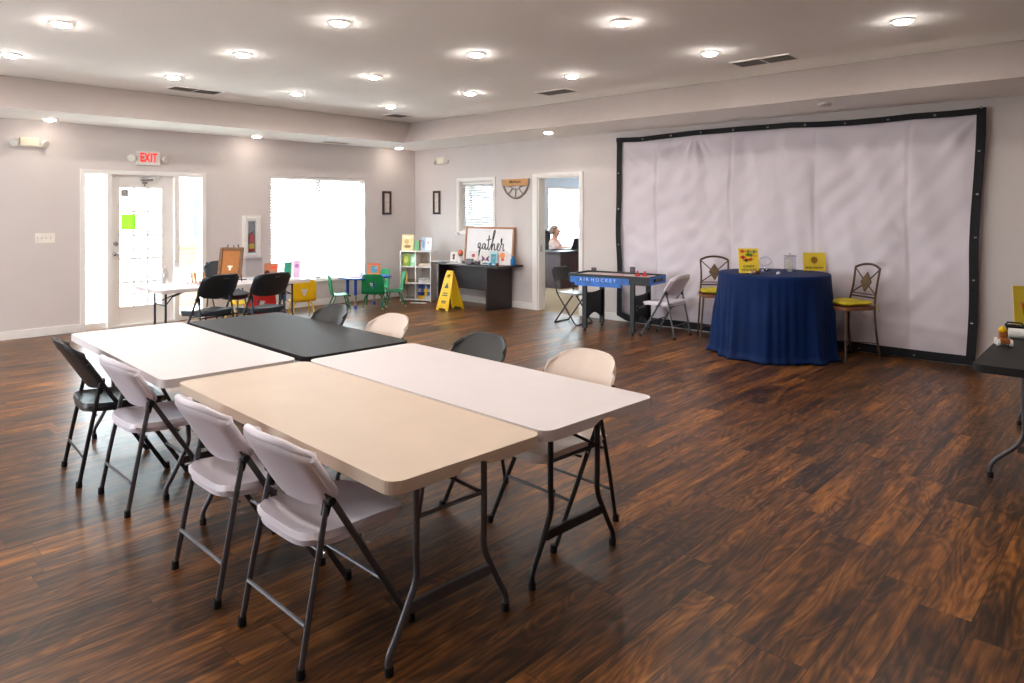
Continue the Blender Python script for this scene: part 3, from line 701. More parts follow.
dup(k1, at(377.5, 12.05), PI-R(10), 'green plastic child chair behind the blue table, half hidden by it')
dup(k1, at(394.5, 11.6), R(150), 'green plastic child chair between the blue table and the cube shelf')
k2 = dup(k1, at(301.5, 10.35), R(180+20), 'yellow plastic child chair below the left corner of the big window', 'chairs around the hidden child table', swap={M_green: M_yel}); k2.rotation_euler.z = CT+R(32)
dup(k2, (-9.72, 4.68, 0), R(-8), 'yellow plastic child chair mostly hidden behind the dark vinyl chairs')
k3 = dup(k1, at(266, 9.05), CT, 'red plastic child chair seen through the dark chair on the right', 'chairs around the hidden child table', swap={M_green: M_red})
def kids_table(label, loc, rz, L, W):
    t = thing('child_table', label, 'table', loc, rz, 'blue child tables')
    MB().prism(rrect(L, W, .16, 10), .475, .50).obj('tabletop', M_blue, t, bev=.006)
    m_leg = mat('chrome_leg', (176, 150, 120), .3, .5)
    for sx in (-1, 1):
        for sy in (-1, 1):
            x, y = sx*(L/2-.14), sy*(W/2-.19)
            l = MB().tube([(x, y, .22), (x, y, .478)], .024, seg=12).obj('leg', M_blue, t, smooth=True)
            MB().tube([(x, y, .05), (x, y, .23)], .017, seg=12).obj('leg_extension', m_leg, l, smooth=True)
            MB().lathe([(.02, 0), (.026, .01), (.022, .055)], (x, y, 0), seg=12).obj('foot_cap', mat('foot_blue', (60, 84, 190), .4), l, smooth=True)
kids_table('blue rounded child table with picture books under the big window', (-9.58, 6.73, 0), PI/2, .80, .60)
kids_table('blue child table partly hidden behind the dark vinyl chairs', (-9.72, 5.13, 0), PI/2, .70, .50)
# books and toys
def book(label, cover, w, h, th, mw, art=None, name='picture_book', cat='book', group=None):
    """local x width, y height, z thickness; origin bottom centre"""
    t = thing(name, label, cat, (0, 0, 0), 0, group); b = MB()
    b.box((-w/2, 0, 0), (w/2, h, .003)); b.box((-w/2, 0, th-.003), (w/2, h, th)); b.box((-w/2, 0, 0), (-w/2+.003, h, th)); b.obj('cover', cover, t)
    MB().box((-w/2+.002, .003, .003), (w/2-.004, h-.003, th-.003)).obj('pages', M_paper, t)
    if art:
        for i, (c_, shape) in enumerate(art):
            a = MB(); a.prism([(x*w, y*h) for x, y in shape], th, th+.0012); a.obj('cover_print', mat('print_%d_%d_%d' % c_, c_, .5), t)
    t.matrix_world = mw; return t
def face_cam(p, z, lean=8, yaw=0):
    """matrix: local z toward the viewer side, y up leaning back"""
    a = CT+R(yaw); l = R(lean); right = Vector((math.cos(a), math.sin(a), 0)); fw = Vector((-math.sin(a), math.cos(a), 0)); up = Vector((0, 0, 1))
    y = up*math.cos(l)+fw*math.sin(l); zz = right.cross(y)
    return Matrix(((right.x, y.x, zz.x, p[0]), (right.y, y.y, zz.y, p[1]), (right.z, y.z, zz.z, z), (0, 0, 0, 1)))
def flat(p, z, yaw=0):
    a = R(yaw); return Matrix(((math.cos(a), -math.sin(a), 0, p[0]), (math.sin(a), math.cos(a), 0, p[1]), (0, 0, 1, z), (0, 0, 0, 1)))
def oval(cx, cy, rx, ry, n=14): return [(cx+rx*math.cos(2*PI*k/n), cy+ry*math.sin(2*PI*k/n)) for k in range(n)]
def bx(x0, y0, x1, y1): return [(x0, y0), (x1, y0), (x1, y1), (x0, y1)]
C = lambda r, g, b, ro=.45: mat('cover_%d_%d_%d' % (r, g, b), (r, g, b), ro)
book('open red and cream picture book standing on the blue child table', C(206, 120, 70), .20, .20, .015, face_cam(at(374, 11.55), .505, 10), [((70, 150, 190), oval(0, .5, .3, .32)), ((236, 216, 120), bx(-.46, .03, .46, .12)), ((214, 80, 60), bx(-.46, .88, .46, .97)), ((240, 236, 220), oval(.15, .62, .12, .13))])
book('yellow picture book lying on the blue child table below the standing book', C(236, 206, 60), .20, .14, .012, flat(at(371, 11.38), .501, 40))
book('red picture book lying flat on the blue child table', C(196, 60, 56), .22, .16, .012, flat(at(357, 11.2), .501, 60), [((235, 190, 120), oval(0, .5, .25, .3))])
book('thin white and blue booklet at the back of the blue child table', C(120, 150, 196), .2, .14, .010, flat(at(363, 11.55), .501, 20))
gt = 'books standing on the craft table'
book('orange and dark picture book standing on the craft table', C(196, 120, 84), .17, .19, .02, face_cam((-8.42, 4.46), .705, 10), [((60, 30, 30), oval(-.25, .3, .2, .22)), ((240, 160, 60), bx(-.1, .05, .48, .3)), ((230, 70, 40), bx(0, .62, .45, .8))], group=gt)
book('green picture book standing on the craft table before the window', C(20, 140, 110), .09, .20, .012, face_cam((-8.30, 4.63), .705, 5), group=gt)
book('lilac and white picture book standing at the end of the craft table', C(226, 190, 226), .13, .22, .012, face_cam((-8.24, 4.70), .705, 5), [((250, 250, 250), bx(-.5, 0, -.1, 1)), ((190, 120, 190), oval(.2, .7, .2, .12))], group=gt)
# corkboard picture on easel
t = thing('framed_corkboard', 'brown framed cork board with a small white emblem leaning on the craft table easel', 'cork board'); f = MB(); W_, H_ = .295, .385
for lo, hi in (((-W_/2, 0), (-W_/2+.04, H_)), ((W_/2-.04, 0), (W_/2, H_)), ((-W_/2+.04, 0), (W_/2-.04, .04)), ((-W_/2+.04, H_-.04), (W_/2-.04, H_))): f.box((lo[0], lo[1], 0), (hi[0], hi[1], .025))
f.obj('picture_frame', mat('rustic_frame', (120, 84, 56), .6, var=.25, scale=25), t, bev=.003)
MB().box((-W_/2+.03, .03, .004), (W_/2-.03, H_-.03, .014)).obj('cork_panel', mat('cork', (172, 110, 58), .8, var=.12, scale=50), t)
c = MB(); c.prism([(0+.032*x, .13+.032*y) for x, y in ((-1, .9), (-.4, .6), (0, 1), (.4, .6), (1, .9), (.8, .1), (.35, -.1), (.5, -1), (-.5, -1), (-.35, -.1), (-.8, .1))], .014, .016); c.obj('emblem', mat('emblem_white', (236, 226, 210), .6), t)
t.matrix_world = face_cam((-8.43, 3.92), .74, 14, 0)
t = thing('tabletop_easel', 'thin dark easel holding the cork board on the craft table', 'easel', (-8.43, 3.92, .70), CT); g = MB()
g.tube([(-.16, -.02, .006), (-.10, .08, .30), (-.06, .12, .45)], .007); g.tube([(.16, -.02, .006), (.10, .08, .30), (.06, .12, .45)], .007); g.tube([(0, .30, .006), (0, .13, .44)], .006); g.tube([(-.22, -.022, .028), (.22, -.022, .028)], .007)
g.obj('easel_frame', M_char, t)
# clear acrylic stands, bottles and script word on the craft table
def acrylic(label, p, w, h, yaw=0):
    t = thing('acrylic_sign_holder', label, 'sign holder', (0, 0, 0), 0, 'clear acrylic holders on the craft table')
    MB().box((-w/2, 0, 0), (w/2, h, .003)).obj('front_sheet', M_clear, t); MB().box((-w/2, 0, 0), (w/2, .003, .07)).obj('foot_sheet', M_clear, t)
    t.matrix_world = face_cam(p, .702, 8, yaw)
acrylic('clear acrylic sign holder left of the cork board', (-8.60, 3.42), .22, .28)
acrylic('clear acrylic sign holder right of the cork board', (-8.45, 4.25), .2, .28, 20)
for p, l in (((-8.55, 3.09), 'clear plastic bottle on the craft table, left of the two'), ((-8.50, 3.19), 'clear plastic bottle on the craft table, right of the two')):
    t = thing('clear_bottle', l, 'bottle', (p[0], p[1], .70), 0, 'clear bottles on the craft table')
    MB().lathe([(.03, 0), (.034, .01), (.034, .14), (.028, .165), (.012, .195), (.012, .215)], seg=18).obj('bottle_body', M_clear, t, smooth=True)
    MB().lathe([(.014, .205), (.014, .228), (.0001, .229)], seg=14).obj('cap', M_trim, t, smooth=True)
def stroke_word(name, strokes, sc, m, parent, mx, r):
    g = MB()
    for st in strokes:
        p = smooth_path([(x*sc, y*sc, 0) for x, y in st], 6); g.tube([mx @ Vector(q) for q in p], r, seg=6)
    return g.obj(name, m, parent, smooth=True)
# 'hello' in a looping script seen from behind (mirrored in the photo)
t = thing('wooden_word', 'copper coloured looping script word standing on the craft table, seen from behind', 'wooden sign')
hello = [[(0, 0), (.35, .8), (.5, 1.9), (.3, 2.1), (.2, 1.2), (.15, 0), (.4, .8), (.7, .9), (.75, .2), (.95, .02), (1.3, .35), (1.55, .8), (1.35, 1.0), (1.15, .6), (1.2, .1), (1.6, .0), (2.0, .8), (2.25, 1.8), (2.1, 2.1), (1.95, 1.4), (2.0, .2), (2.3, .1), (2.7, .9), (2.95, 1.8), (2.8, 2.1), (2.65, 1.4), (2.7, .2), (3.0, .1), (3.3, .5), (3.6, .95), (3.9, .6), (3.75, .1), (3.4, .1), (3.3, .5)]]
stroke_word('lettering', [[(-x, y) for x, y in hello[0]]], .062, mat('copper_wood', (166, 104, 62), .45), t, Matrix.Translation((.12, .008, .0)), .0065)
t.matrix_world = face_cam((-8.33, 3.47), .703, 0)
# ---------------- cube shelf
SW, SD, SH = .575, .29, .875; t_ = .018
sh = thing('cube_shelf', 'white open cube shelf two bays wide in the room corner', 'shelf', (-9.49, 7.71, 0), R(29)); m = MB()
m.box((-SW/2, 0, 0), (-SW/2+t_, SD, SH)); m.box((SW/2-t_, 0, 0), (SW/2, SD, SH)); m.obj('side_panel', M_trim, sh)
MB().box((-t_/2, .002, .02), (t_/2, SD-.006, SH-.005)).obj('divider', M_trim, sh)
m = MB()
for z in (.02, .305, .59, SH-t_): m.box((-SW/2+t_, .001, z), (SW/2-t_, SD-.005, z+t_))
m.obj('shelf_board', M_trim, sh)
MB().box((-SW/2+t_, SD-.006, .02), (SW/2-t_, SD, SH-.001)).obj('back_panel', mat('shelf_back', (200, 192, 190), .6), sh)
def onshelf(x, y, z, lean=0, yaw=0):
    return Matrix.Translation((-9.49, 7.71, 0)) @ Matrix.Rotation(R(29), 4, 'Z') @ Matrix.Translation((x, y, z)) @ Matrix.Rotation(R(yaw), 4, 'Z') @ Matrix.Rotation(R(90-lean), 4, 'X')
def lay(x, y, z, yaw=0): return Matrix.Translation((-9.49, 7.71, 0)) @ Matrix.Rotation(R(29), 4, 'Z') @ Matrix.Translation((x, y, z)) @ Matrix.Rotation(R(yaw), 4, 'Z')
z1, z2, z3, z4 = .041, .326, .611, SH+.002
book('cream picture book with brown animal drawing, left on top of the cube shelf', C(226, 206, 150), .22, .28, .012, onshelf(-.185, .10, z4, 8), [((150, 110, 60), oval(0, .25, .3, .1)), ((206, 170, 100), oval(-.1, .55, .2, .15)), ((240, 226, 190), bx(-.4, .75, .4, .92))])
book('small green picture book standing in the middle on top of the cube shelf', C(110, 176, 120), .09, .17, .012, onshelf(-.02, .12, z4, 6))
book('brown-spined book standing on top of the cube shelf', C(150, 112, 84), .06, .19, .03, onshelf(.055, .13, z4, 3), [((90, 70, 66), bx(-.5, .1, -.1, .9))])
book('pale blue and white picture book, right on top of the cube shelf', C(170, 190, 214), .20, .235, .014, onshelf(.17, .10, z4, 8), [((238, 240, 246), bx(-.12, .04, .48, .96)), ((120, 150, 190), oval(-.3, .5, .12, .3)), ((206, 130, 120), oval(.15, .6, .08, .08))])
book('lime green picture book in the top left bay of the cube shelf', C(150, 180, 50), .13, .215, .012, onshelf(-.195, .06, z3, 6), [((206, 216, 90), oval(0, .5, .3, .3))])
book('pale green picture book in the top left bay of the cube shelf', C(150, 206, 160), .10, .20, .012, onshelf(-.075, .07, z3, 6), [((226, 240, 216), bx(-.3, .3, .3, .8))])
for i in range(3): book(['lowest', 'middle', 'topmost'][i]+' of the three tan books lying in the top right shelf bay', C(186, 146+i*8, 96), .21-i*.01, .16, .016, lay(.14, .05, z3+i*.0175, i*3), group='tan books stacked in the top right bay')
book('yellow box-shaped book in the middle left bay of the cube shelf', C(226, 186, 60), .055, .18, .05, onshelf(-.20, .08, z2, 0))
book('dark low book beside the yellow one in the middle left bay', C(120, 104, 90), .13, .06, .02, onshelf(-.09, .07, z2, 4))
for i, c_ in enumerate(((96, 80, 120), (236, 234, 236), (70, 74, 110), (226, 226, 230))): book(['purple book at the bottom of the stack in the middle right shelf bay', 'white book second from the bottom in the middle right shelf bay', 'navy book third from the bottom in the middle right shelf bay', 'white book on top of the stack in the middle right shelf bay'][i], C(*c_), .21-i*.006, .17, .018, lay(.14, .04, z2+i*.0195, i*2), group='books stacked in the middle right bay')
book('grey booklet lying in the bottom left bay of the cube shelf', C(130, 126, 124), .2, .17, .012, lay(-.14, .05, z1))
rnd = random.Random(3)
for i in range(16):
    c_ = rnd.choice([(40, 80, 170), (226, 180, 40), (226, 130, 30), (30, 36, 60), (200, 200, 206), (60, 110, 190)]); a = .022+rnd.random()*.012
    m = MB(); m.box((-a, -a, 0), (a, a, 2*a), bev=.004); m.lathe([(a*.4, 2*a), (a*.4, 2*a+.006)], seg=10)
    o = m.obj('toy_block', C(*c_)); col, row = i % 4, i//4; cellz = z1+row*.0605
    o.matrix_world = lay(.055+col*.057, .08+(i*37 % 5)*.004, cellz, 0); tag(o, 'small bright toy block in the heap filling the bottom right bay of the cube shelf', 'toy block', 'toy blocks in the bottom right bay')
t = thing('paper_leaflet', 'white leaflet on the floor in front of the cube shelf', 'leaflet', (-9.30, 7.62, .001), R(29)); MB().box((-.14, -.05, 0), (.14, .05, .004)).obj('sheet', M_paper, t); MB().box((-.1, -.03, .004), (.08, .0, .0045)).obj('print', C(150, 150, 160), t)
# ---------------- desk with craft items
dk = thing('desk', 'dark espresso office desk below the framed script sign', 'desk'); 
MB().prism([(-9.13, 7.80), (-8.9, 7.735), (-7.75, 7.70), (-7.54, 7.76), (-7.53, 8.33), (-9.13, 8.30)], .675, .703).obj('desktop', M_brown, dk, bev=.004)
MB().box((-7.785, 7.735, 0), (-7.755, 8.31, .675)).obj('side_panel', M_brown, dk); MB().box((-9.0, 7.80, 0), (-8.97, 8.27, .675)).obj('side_panel', M_brown, dk)
MB().box((-8.97, 8.02, .27), (-7.785, 8.045, .675)).obj('modesty_panel', M_brown, dk)
# framed 'gather' sign
gz = .704; X0_, X1_ = -8.825, -7.68
t = thing('framed_script_sign', 'white gather sign in a light wooden frame leaning on the wall behind the desk', 'framed sign'); Wd, Hh = 1.145, .60; f = MB()
for lo, hi in (((0, 0), (.032, Hh)), ((Wd-.032, 0), (Wd, Hh)), ((.032, 0), (Wd-.032, .03)), ((.032, Hh-.03), (Wd-.032, Hh))): f.box((lo[0], lo[1], 0), (hi[0], hi[1], .03))
f.obj('sign_frame', M_wood, t, bev=.002)
MB().box((.02, .02, .006), (Wd-.02, Hh-.02, .014)).obj('sign_panel', mat('sign_white', (236, 232, 232), .6, var=.02), t)
G_ = [[(.62, .95), (.45, 1.05), (.2, .8), (.2, .35), (.45, .3), (.65, .7), (.68, 1.0), (.62, .2), (.5, -.75), (.2, -1.0), (.05, -.75), (.3, -.3), (.8, .1), (1.2, .55)],
      [(1.7, .95), (1.45, 1.0), (1.2, .65), (1.3, .15), (1.6, .3), (1.78, .95), (1.8, .3), (2.0, .05), (2.25, .4)],
      [(2.55, 2.3), (2.45, 1.2), (2.4, .3), (2.6, .05), (2.95, .5), (3.5, 1.9), (3.75, 2.9), (3.6, 3.1), (3.4, 2.4), (3.25, 1.0), (3.15, 0)],
      [(3.15, 0), (3.4, .8), (3.7, 1.0), (3.8, .5), (3.85, .1), (4.1, .15), (4.5, .5), (4.75, .95), (4.55, 1.1), (4.35, .7), (4.45, .15), (4.75, .05), (5.0, .4), (5.2, 1.0), (5.3, 1.75), (5.15, 1.8), (5.15, 1.2), (5.4, 1.02), (5.68, 1.0), (5.6, .45), (5.7, .02), (5.95, .15)], [(2.05, 1.55), (2.5, 1.6), (3.0, 1.75)]]
stroke_word('lettering', G_, .108, M_ink, t, Matrix.Translation((.30, .21, .019)), .0075)
lean = R(5); t.matrix_world = Matrix.Translation((X0_, YR-.085, gz)) @ Matrix.Rotation(PI/2-lean, 4, 'X')
# desk clutter
def desk_at(px, y):
    u = (px-512)/CF; rx, ry = u*math.cos(CT)-math.sin(CT), u*math.sin(CT)+math.cos(CT); return (rx*y/ry, y)
def card(label, px, y, w, h, cols, base=(236, 232, 228), yaw=-35):
    t = thing('greeting_card', label, 'card', (0, 0, 0), 0, 'handmade cards on the desk')
    MB().box((-w/2, 0, 0), (w/2, h, .003)).obj('front_leaf', C(*base), t)
    b = MB(); b.box((-w/2, 0, -.003), (w/2, h, 0), mx=Matrix.Translation((0, h, 0)) @ Matrix.Rotation(R(24), 4, 'X') @ Matrix.Translation((0, -h, 0))); b.obj('back_leaf', M_paper, t)
    for c_, s_ in cols: a = MB(); a.prism([(x*w, y_*h) for x, y_ in s_], .003, .006); a.obj('card_motif', C(*c_), t)
    t.matrix_world = face_cam(desk_at(px, y), .705, 12, yaw+20)
wing = [(0, .3), (.1, .5), (.45, .7), (.35, .45), (.45, .2), (.1, .35), (0, .25), (-.1, .35), (-.45, .2), (-.35, .45), (-.45, .7), (-.1, .5)]
card('white card with a dark red figure at the left of the desk', 453.5, 8.0, .13, .17, [((130, 30, 60), oval(0, .65, .16, .16)), ((50, 30, 50), bx(-.12, .25, .12, .5))])
card('pink flower card in the middle of the desk', 473, 8.06, .15, .20, [((214, 110, 120), oval(0, .62, .2, .16)), ((150, 40, 50), oval(.05, .62, .07, .06))])
card('white card with a purple butterfly on the desk', 485, 7.92, .15, .22, [((110, 50, 110), wing), ((60, 120, 170), bx(-.3, .04, .3, .15))])
card('pale cyan card on the desk', 493, 7.95, .14, .22, [((90, 170, 190), bx(-.3, .1, .3, .8)), ((220, 240, 240), oval(0, .55, .18, .16))], base=(190, 220, 226))
card('white card with an orange flower toward the right of the desk', 502, 8.05, .14, .22, [((240, 140, 60), oval(0, .7, .3, .22)), ((240, 90, 90), oval(.05, .4, .2, .12))])
card('plain white folded card beside the blue bottle', 507.5, 8.08, .10, .18, [])
t = thing('blue_bottle', 'small bright blue bottle at the right end of the desk', 'bottle', desk_at(512.8, 8.13)+(.703,))
MB().lathe([(.03, 0), (.038, .01), (.038, .085), (.026, .11), (.018, .13)], seg=18).obj('bottle_body', C(20, 120, 190, .25), t, smooth=True); MB().lathe([(.02, .128), (.02, .15), (.0001, .152)], seg=14).obj('cap', C(20, 90, 160), t, smooth=True)
t = thing('toy_figure', 'small toy figure with orange cap and brown face on the desk', 'toy', desk_at(460.5, 7.98)+(.703,), CT)
MB().lathe([(.045, 0), (.05, .03), (.035, .09), (.02, .105)], seg=18).obj('body', C(226, 216, 214), t, smooth=True); MB().lathe([(.0001, .10), (.03, .11), (.042, .145), (.036, .175), (.0001, .19)], seg=18).obj('head', C(130, 92, 60), t, smooth=True)
MB().lathe([(.046, .155), (.044, .18), (.025, .205), (.0001, .212)], seg=18).obj('cap', C(226, 96, 60), t, smooth=True)
t = thing('toy_car', 'grey toy vehicle with dark wheels on the desk', 'toy car', desk_at(469, 7.88)+(.703,), R(20)); b = MB(); b.box((-.13, -.04, .02), (.13, .04, .05), bev=.008); b.box((-.05, -.035, .05), (.07, .035, .085), bev=.01); b.obj('car_body', C(120, 116, 124), t)
for x in (-.08, .08):
    for y in (-.042, .042): MB().tube([(x, y-.008, .022), (x, y+.008, .022)], .022, seg=14).obj('wheel', M_ink, t, smooth=True)
for i, (px, y, yw) in enumerate(((438, 7.93, 10), (446, 7.95, -15), (455, 7.83, 20), (463, 7.80, 5))):
    o = MB().box((-.12, -.08, 0), (.12, .08, .006)).obj('paper_stack', M_paper if i % 2 == 0 else C(206, 204, 208)); p = desk_at(px, y); o.location = (p[0], p[1], .7035+(.007 if i == 1 else 0)); o.rotation_euler.z = R(yw)
    tag(o, ['white papers at the left corner of the desk', 'grey-white papers lying on others at the left of the desk', 'white papers at the front edge of the desk, left half', 'pale papers in front of the toy vehicle on the desk'][i], 'papers', 'loose papers on the desk')
for i, (px, y, c_) in enumerate(((478, 7.85, (90, 86, 90)), (497, 7.85, (120, 60, 50)), (490, 7.82, (60, 140, 170)))):
    t = thing('craft_pot', ['small grey craft pot on the desk', 'small red-brown craft pot on the desk', 'small teal craft pot on the desk'][i], 'pot', desk_at(px, y)+(.703,)); MB().lathe([(.022, 0), (.03, .045), (.026, .045), (.02, .01)], seg=16).obj('pot_body', C(*c_), t, smooth=True); MB().lathe([(.0001, .035), (.026, .035)], seg=16, cap=False).obj('filling', M_ink, t)
# wagon-wheel sign on the wall
t = thing('wheel_wall_sign', 'half wagon wheel wall decoration with a wooden plank sign beside the doorway', 'wall decoration'); hw = .29
MB().box((-hw, -.11, 0), (hw, .0, .03), bev=.004).obj('plank', mat('plank_wood', (196, 146, 92), .6, var=.12, scale=14), t)
g = MB(); g.tube([(hw*math.cos(a), -.0+hw*1.06*math.sin(a), .018) for a in (PI+PI*k/20 for k in range(21))], .016, seg=8); g.obj('rim', mat('galvanised', (150, 140, 136), .5, .4), t, smooth=True)
g = MB()
for a in (200, 235, 270, 305, 340): g.tube([(.10*math.cos(R(a)), -.11+.04*math.sin(R(a)), .018), (hw*math.cos(R(a)), hw*1.04*math.sin(R(a)), .018)], .009, seg=6)
g.tube([(.11*math.cos(a), -.11+.06*math.sin(a), .018) for a in (PI+PI*k/10 for k in range(11))], .008, seg=6); g.obj('spokes', mat('galvanised', (150, 140, 136), .5, .4), t, smooth=True)
stroke_word('lettering', [[(-1.5, 0), (-1.2, .5), (-1, 0), (-.8, .5), (-.6, 0), (-.3, .4), (-.1, .1), (.2, .5), (.3, 0), (.6, .4), (.8, 0), (1.1, .5), (1.3, .1), (1.6, .3)]], .085, mat('sign_brown_ink', (96, 66, 44), .6), t, Matrix.Translation((0, -.07, .031)), .0045)
t.matrix_world = onR(-7.70, 2.09)
# wet floor sign
t = thing('wet_floor_sign', 'yellow folding caution floor sign standing in front of the desk', 'floor sign', (-8.31, 7.46, 0), 0)
def sign_panel(sgn):
    g = MB(); H_ = .625; out = [(-.14, .04), (-.14, 0), (-.09, 0), (-.07, .035), (.07, .035), (.09, 0), (.14, 0), (.14, .04), (.085, H_-.03), (.065, H_), (-.065, H_), (-.085, H_-.03)]
    # handle slot: build as two halves around it
    ang = math.atan2(.17, .61)*sgn
    mx = Matrix.Translation((0, sgn*-.17, 0)) @ Matrix.Rotation(PI/2-ang*1.0*(1), 4, 'X') if False else None
    up = Vector((0, sgn*.17, .60)).normalized(); rt = Vector((1, 0, 0)); nn = rt.cross(up)
    M_ = Matrix(((rt.x, up.x, nn.x, 0), (rt.y, up.y, nn.y, -sgn*.172), (rt.z, up.z, nn.z, 0), (0, 0, 0, 1)))
    L_ = [(-.14, 0), (-.09, 0), (-.07, .035), (-.035, .035), (-.035, .53), (-.035, .585), (0, .585), (0, H_), (-.065, H_), (-.085, H_-.03), (-.14, .04)]
    body = [(-.14, .04), (-.14, 0), (-.09, 0), (-.07, .035), (.07, .035), (.09, 0), (.14, 0), (.14, .04), (.097, .53), (-.097, .53)]
    g.prism(body, -.006, .006, mx=M_)
    for s2 in (-1, 1): g.prism([(s2*.034, .53), (s2*.097, .53), (s2*.085, H_-.03), (s2*.065, H_), (s2*.034, H_)], -.006, .006, mx=M_)
    g.prism([(-.034, .585), (.034, .585), (.034, H_), (-.034, H_)], -.006, .006, mx=M_)
    return g, M_
g, M_ = sign_panel(1); p1 = g.obj('sign_panel', M_yel, t)
pr = MB(); 
pr.prism([(x*.05, .40+y*.05) for x, y in ((-1, -.8), (1, -.8), (0, 1))], .006, .008, mx=M_)
for k, wd in ((.27, .05), (.235, .06), (.14, .055), (.115, .045)): pr.box((-wd, k, .006), (wd, k+.016, .008), mx=M_)
pr.obj('printing', mat('sign_print', (60, 56, 20), .5), p1)
g, M_ = sign_panel(-1); g.obj('sign_panel', M_yel, t)
g = MB(); g.tube([(-.07, 0, .608), (.07, 0, .608)], .012); g.obj('hinge', M_yel, t)
#@@SPLIT
# ================================================================== AIR HOCKEY TABLE
hk = thing('air_hockey_table', 'small black and blue air hockey table in front of the doorway', 'game table', (-5.27, 7.67, 0), R(9)); L, W, H = 1.14, .56, .745
m_blkb = mat('black_board', (22, 28, 32), .5); m_blueg = mat('blue_graphic', (34, 112, 206), .4, var=.4, scale=16)
m = MB()
for lo, hi in (((-L/2, -W/2), (L/2, -W/2+.025)), ((-L/2, W/2-.025), (L/2, W/2)), ((-L/2, -W/2+.025), (-L/2+.025, W/2-.025)), ((L/2-.025, -W/2+.025), (L/2, W/2-.025))): m.box((lo[0], lo[1], H-.11), (hi[0], hi[1], H), bev=.005)
m.obj('cabinet', m_blkb, hk)
MB().box((-L/2+.02, -W/2+.02, H-.04), (L/2-.02, W/2-.02, H-.022)).obj('playing_surface', mat('rink_white', (236, 222, 222), .25, var=.05), hk)
MB().box((-L/2+.02, -W/2+.02, H-.10), (L/2-.02, W/2-.02, H-.09)).obj('under_panel', m_blkb, hk)
ml = MB()
for x in (-.27, 0, .27): ml.box((x-.004, -W/2+.03, H-.0225), (x+.004, W/2-.03, H-.0215))
ml.tube([(.10*math.cos(a), .10*math.sin(a), H-.0215) for a in (k*PI/12 for k in range(24))], .003, seg=4, closed=True); ml.obj('rink_lines', M_red, hk)
m = MB(); m.box((-L/2+.03, -W/2-.004, H-.115), (.30, -W/2+.001, H-.035)); m.box((-L/2+.10, -W/2-.012, H-.155), (.20, -W/2+.004, H-.11)); m.obj('blue_side_decal', m_blueg, hk)
m = MB(); m.box((L/2-.001, -W/2+.01, H-.105), (L/2+.004, W/2-.01, H-.01)); m.obj('end_decal', m_blueg, hk)
m = MB(); m.box((L/2, -.13, H-.075), (L/2+.03, .13, H-.03), bev=.008); m.box((-L/2-.03, -.13, H-.075), (-L/2, .13, H-.03), bev=.008); m.obj('goal_box', m_blkb, hk)
text_mesh('side_lettering', 'A I R  H O C K E Y', .062, mat('pale_blue_ink', (190, 216, 246), .5), hk, Matrix.Translation((-.14, -W/2-.005, H-.072)) @ Matrix.Rotation(PI/2, 4, 'X'), depth=.001)
for sx in (-1, 1):
    x = sx*.34
    for sy in (-1, 1):
        l = MB().box((x-.03, sy*.25-.02, .03), (x+.03, sy*.25+.02, H-.10), bev=.003).obj('leg', m_blkb, hk)
        MB().lathe([(.018, 0), (.02, .01), (.012, .034)], (x, sy*.25, 0), seg=12).obj('levelling_foot', M_rub, l)
    a = [(-.23, .12)]+[(-.23+.46*k/12, .12+.09*math.sin(PI*k/12)) for k in range(1, 12)]+[(.23, .12), (.23, .50), (.08, .485), (-.08, .485), (-.23, .50)]
    g = MB(); g.prism(a, x-.009, x+.009, mx=Matrix(((0, 0, 1, 0), (1, 0, 0, 0), (0, 1, 0, 0), (0, 0, 0, 1)))); ep = g.obj('end_panel', m_blkb, hk)
    if sx > 0:
        c = MB(); c.tube([(x+.0095, -.13+.035*math.cos(q), .33+.035*math.sin(q)) for q in (R(30+k*27) for k in range(12))], .006, seg=6); c.box((x+.009, -.08, .318), (x+.011, .12, .342)); c.obj('panel_emblem', mat('emblem_grey', (128, 136, 144), .5), ep)
hm = Matrix.Translation((-5.27, 7.67, 0)) @ Matrix.Rotation(R(9), 4, 'Z')
for x, y, l in ((.27, .06, 'red air hockey pusher nearer the goal end'), (.37, .06, 'red air hockey pusher at the right end of the rink')):
    t = thing('hockey_pusher', ['red air hockey pusher, left of the pair on the rink', 'red air hockey pusher, right of the pair on the rink'][x > .3], 'pusher', hm @ Vector((x, y, H-.0215)), 0, 'air hockey pushers')
    MB().lathe([(.038, 0), (.04, .012), (.03, .02), (.014, .022)], seg=20).obj('base', M_red, t, smooth=True); MB().lathe([(.014, .018), (.012, .05), (.015, .062), (.0001, .068)], seg=14).obj('knob', M_red, t, smooth=True)
for x, y, l in ((.11, .262, 'dark score box on the far rail of the air hockey table'), (-.47, .262, 'small dark control knob box on the far rail, left end')):
    t = thing('score_box', l, 'score box', hm @ Vector((x, y, H)), R(9), 'boxes on the hockey rail'); s_ = 1 if x > 0 else .55
    MB().box((-.035, -.012, 0), (.035, .012, .075*s_), bev=.004).obj('box_body', mat('score_box_dark', (50, 42, 48), .4), t); MB().box((-.026, -.0135, .02*s_), (.026, -.011, .06*s_)).obj('score_slots', mat('score_red', (90, 60, 66), .4), t)
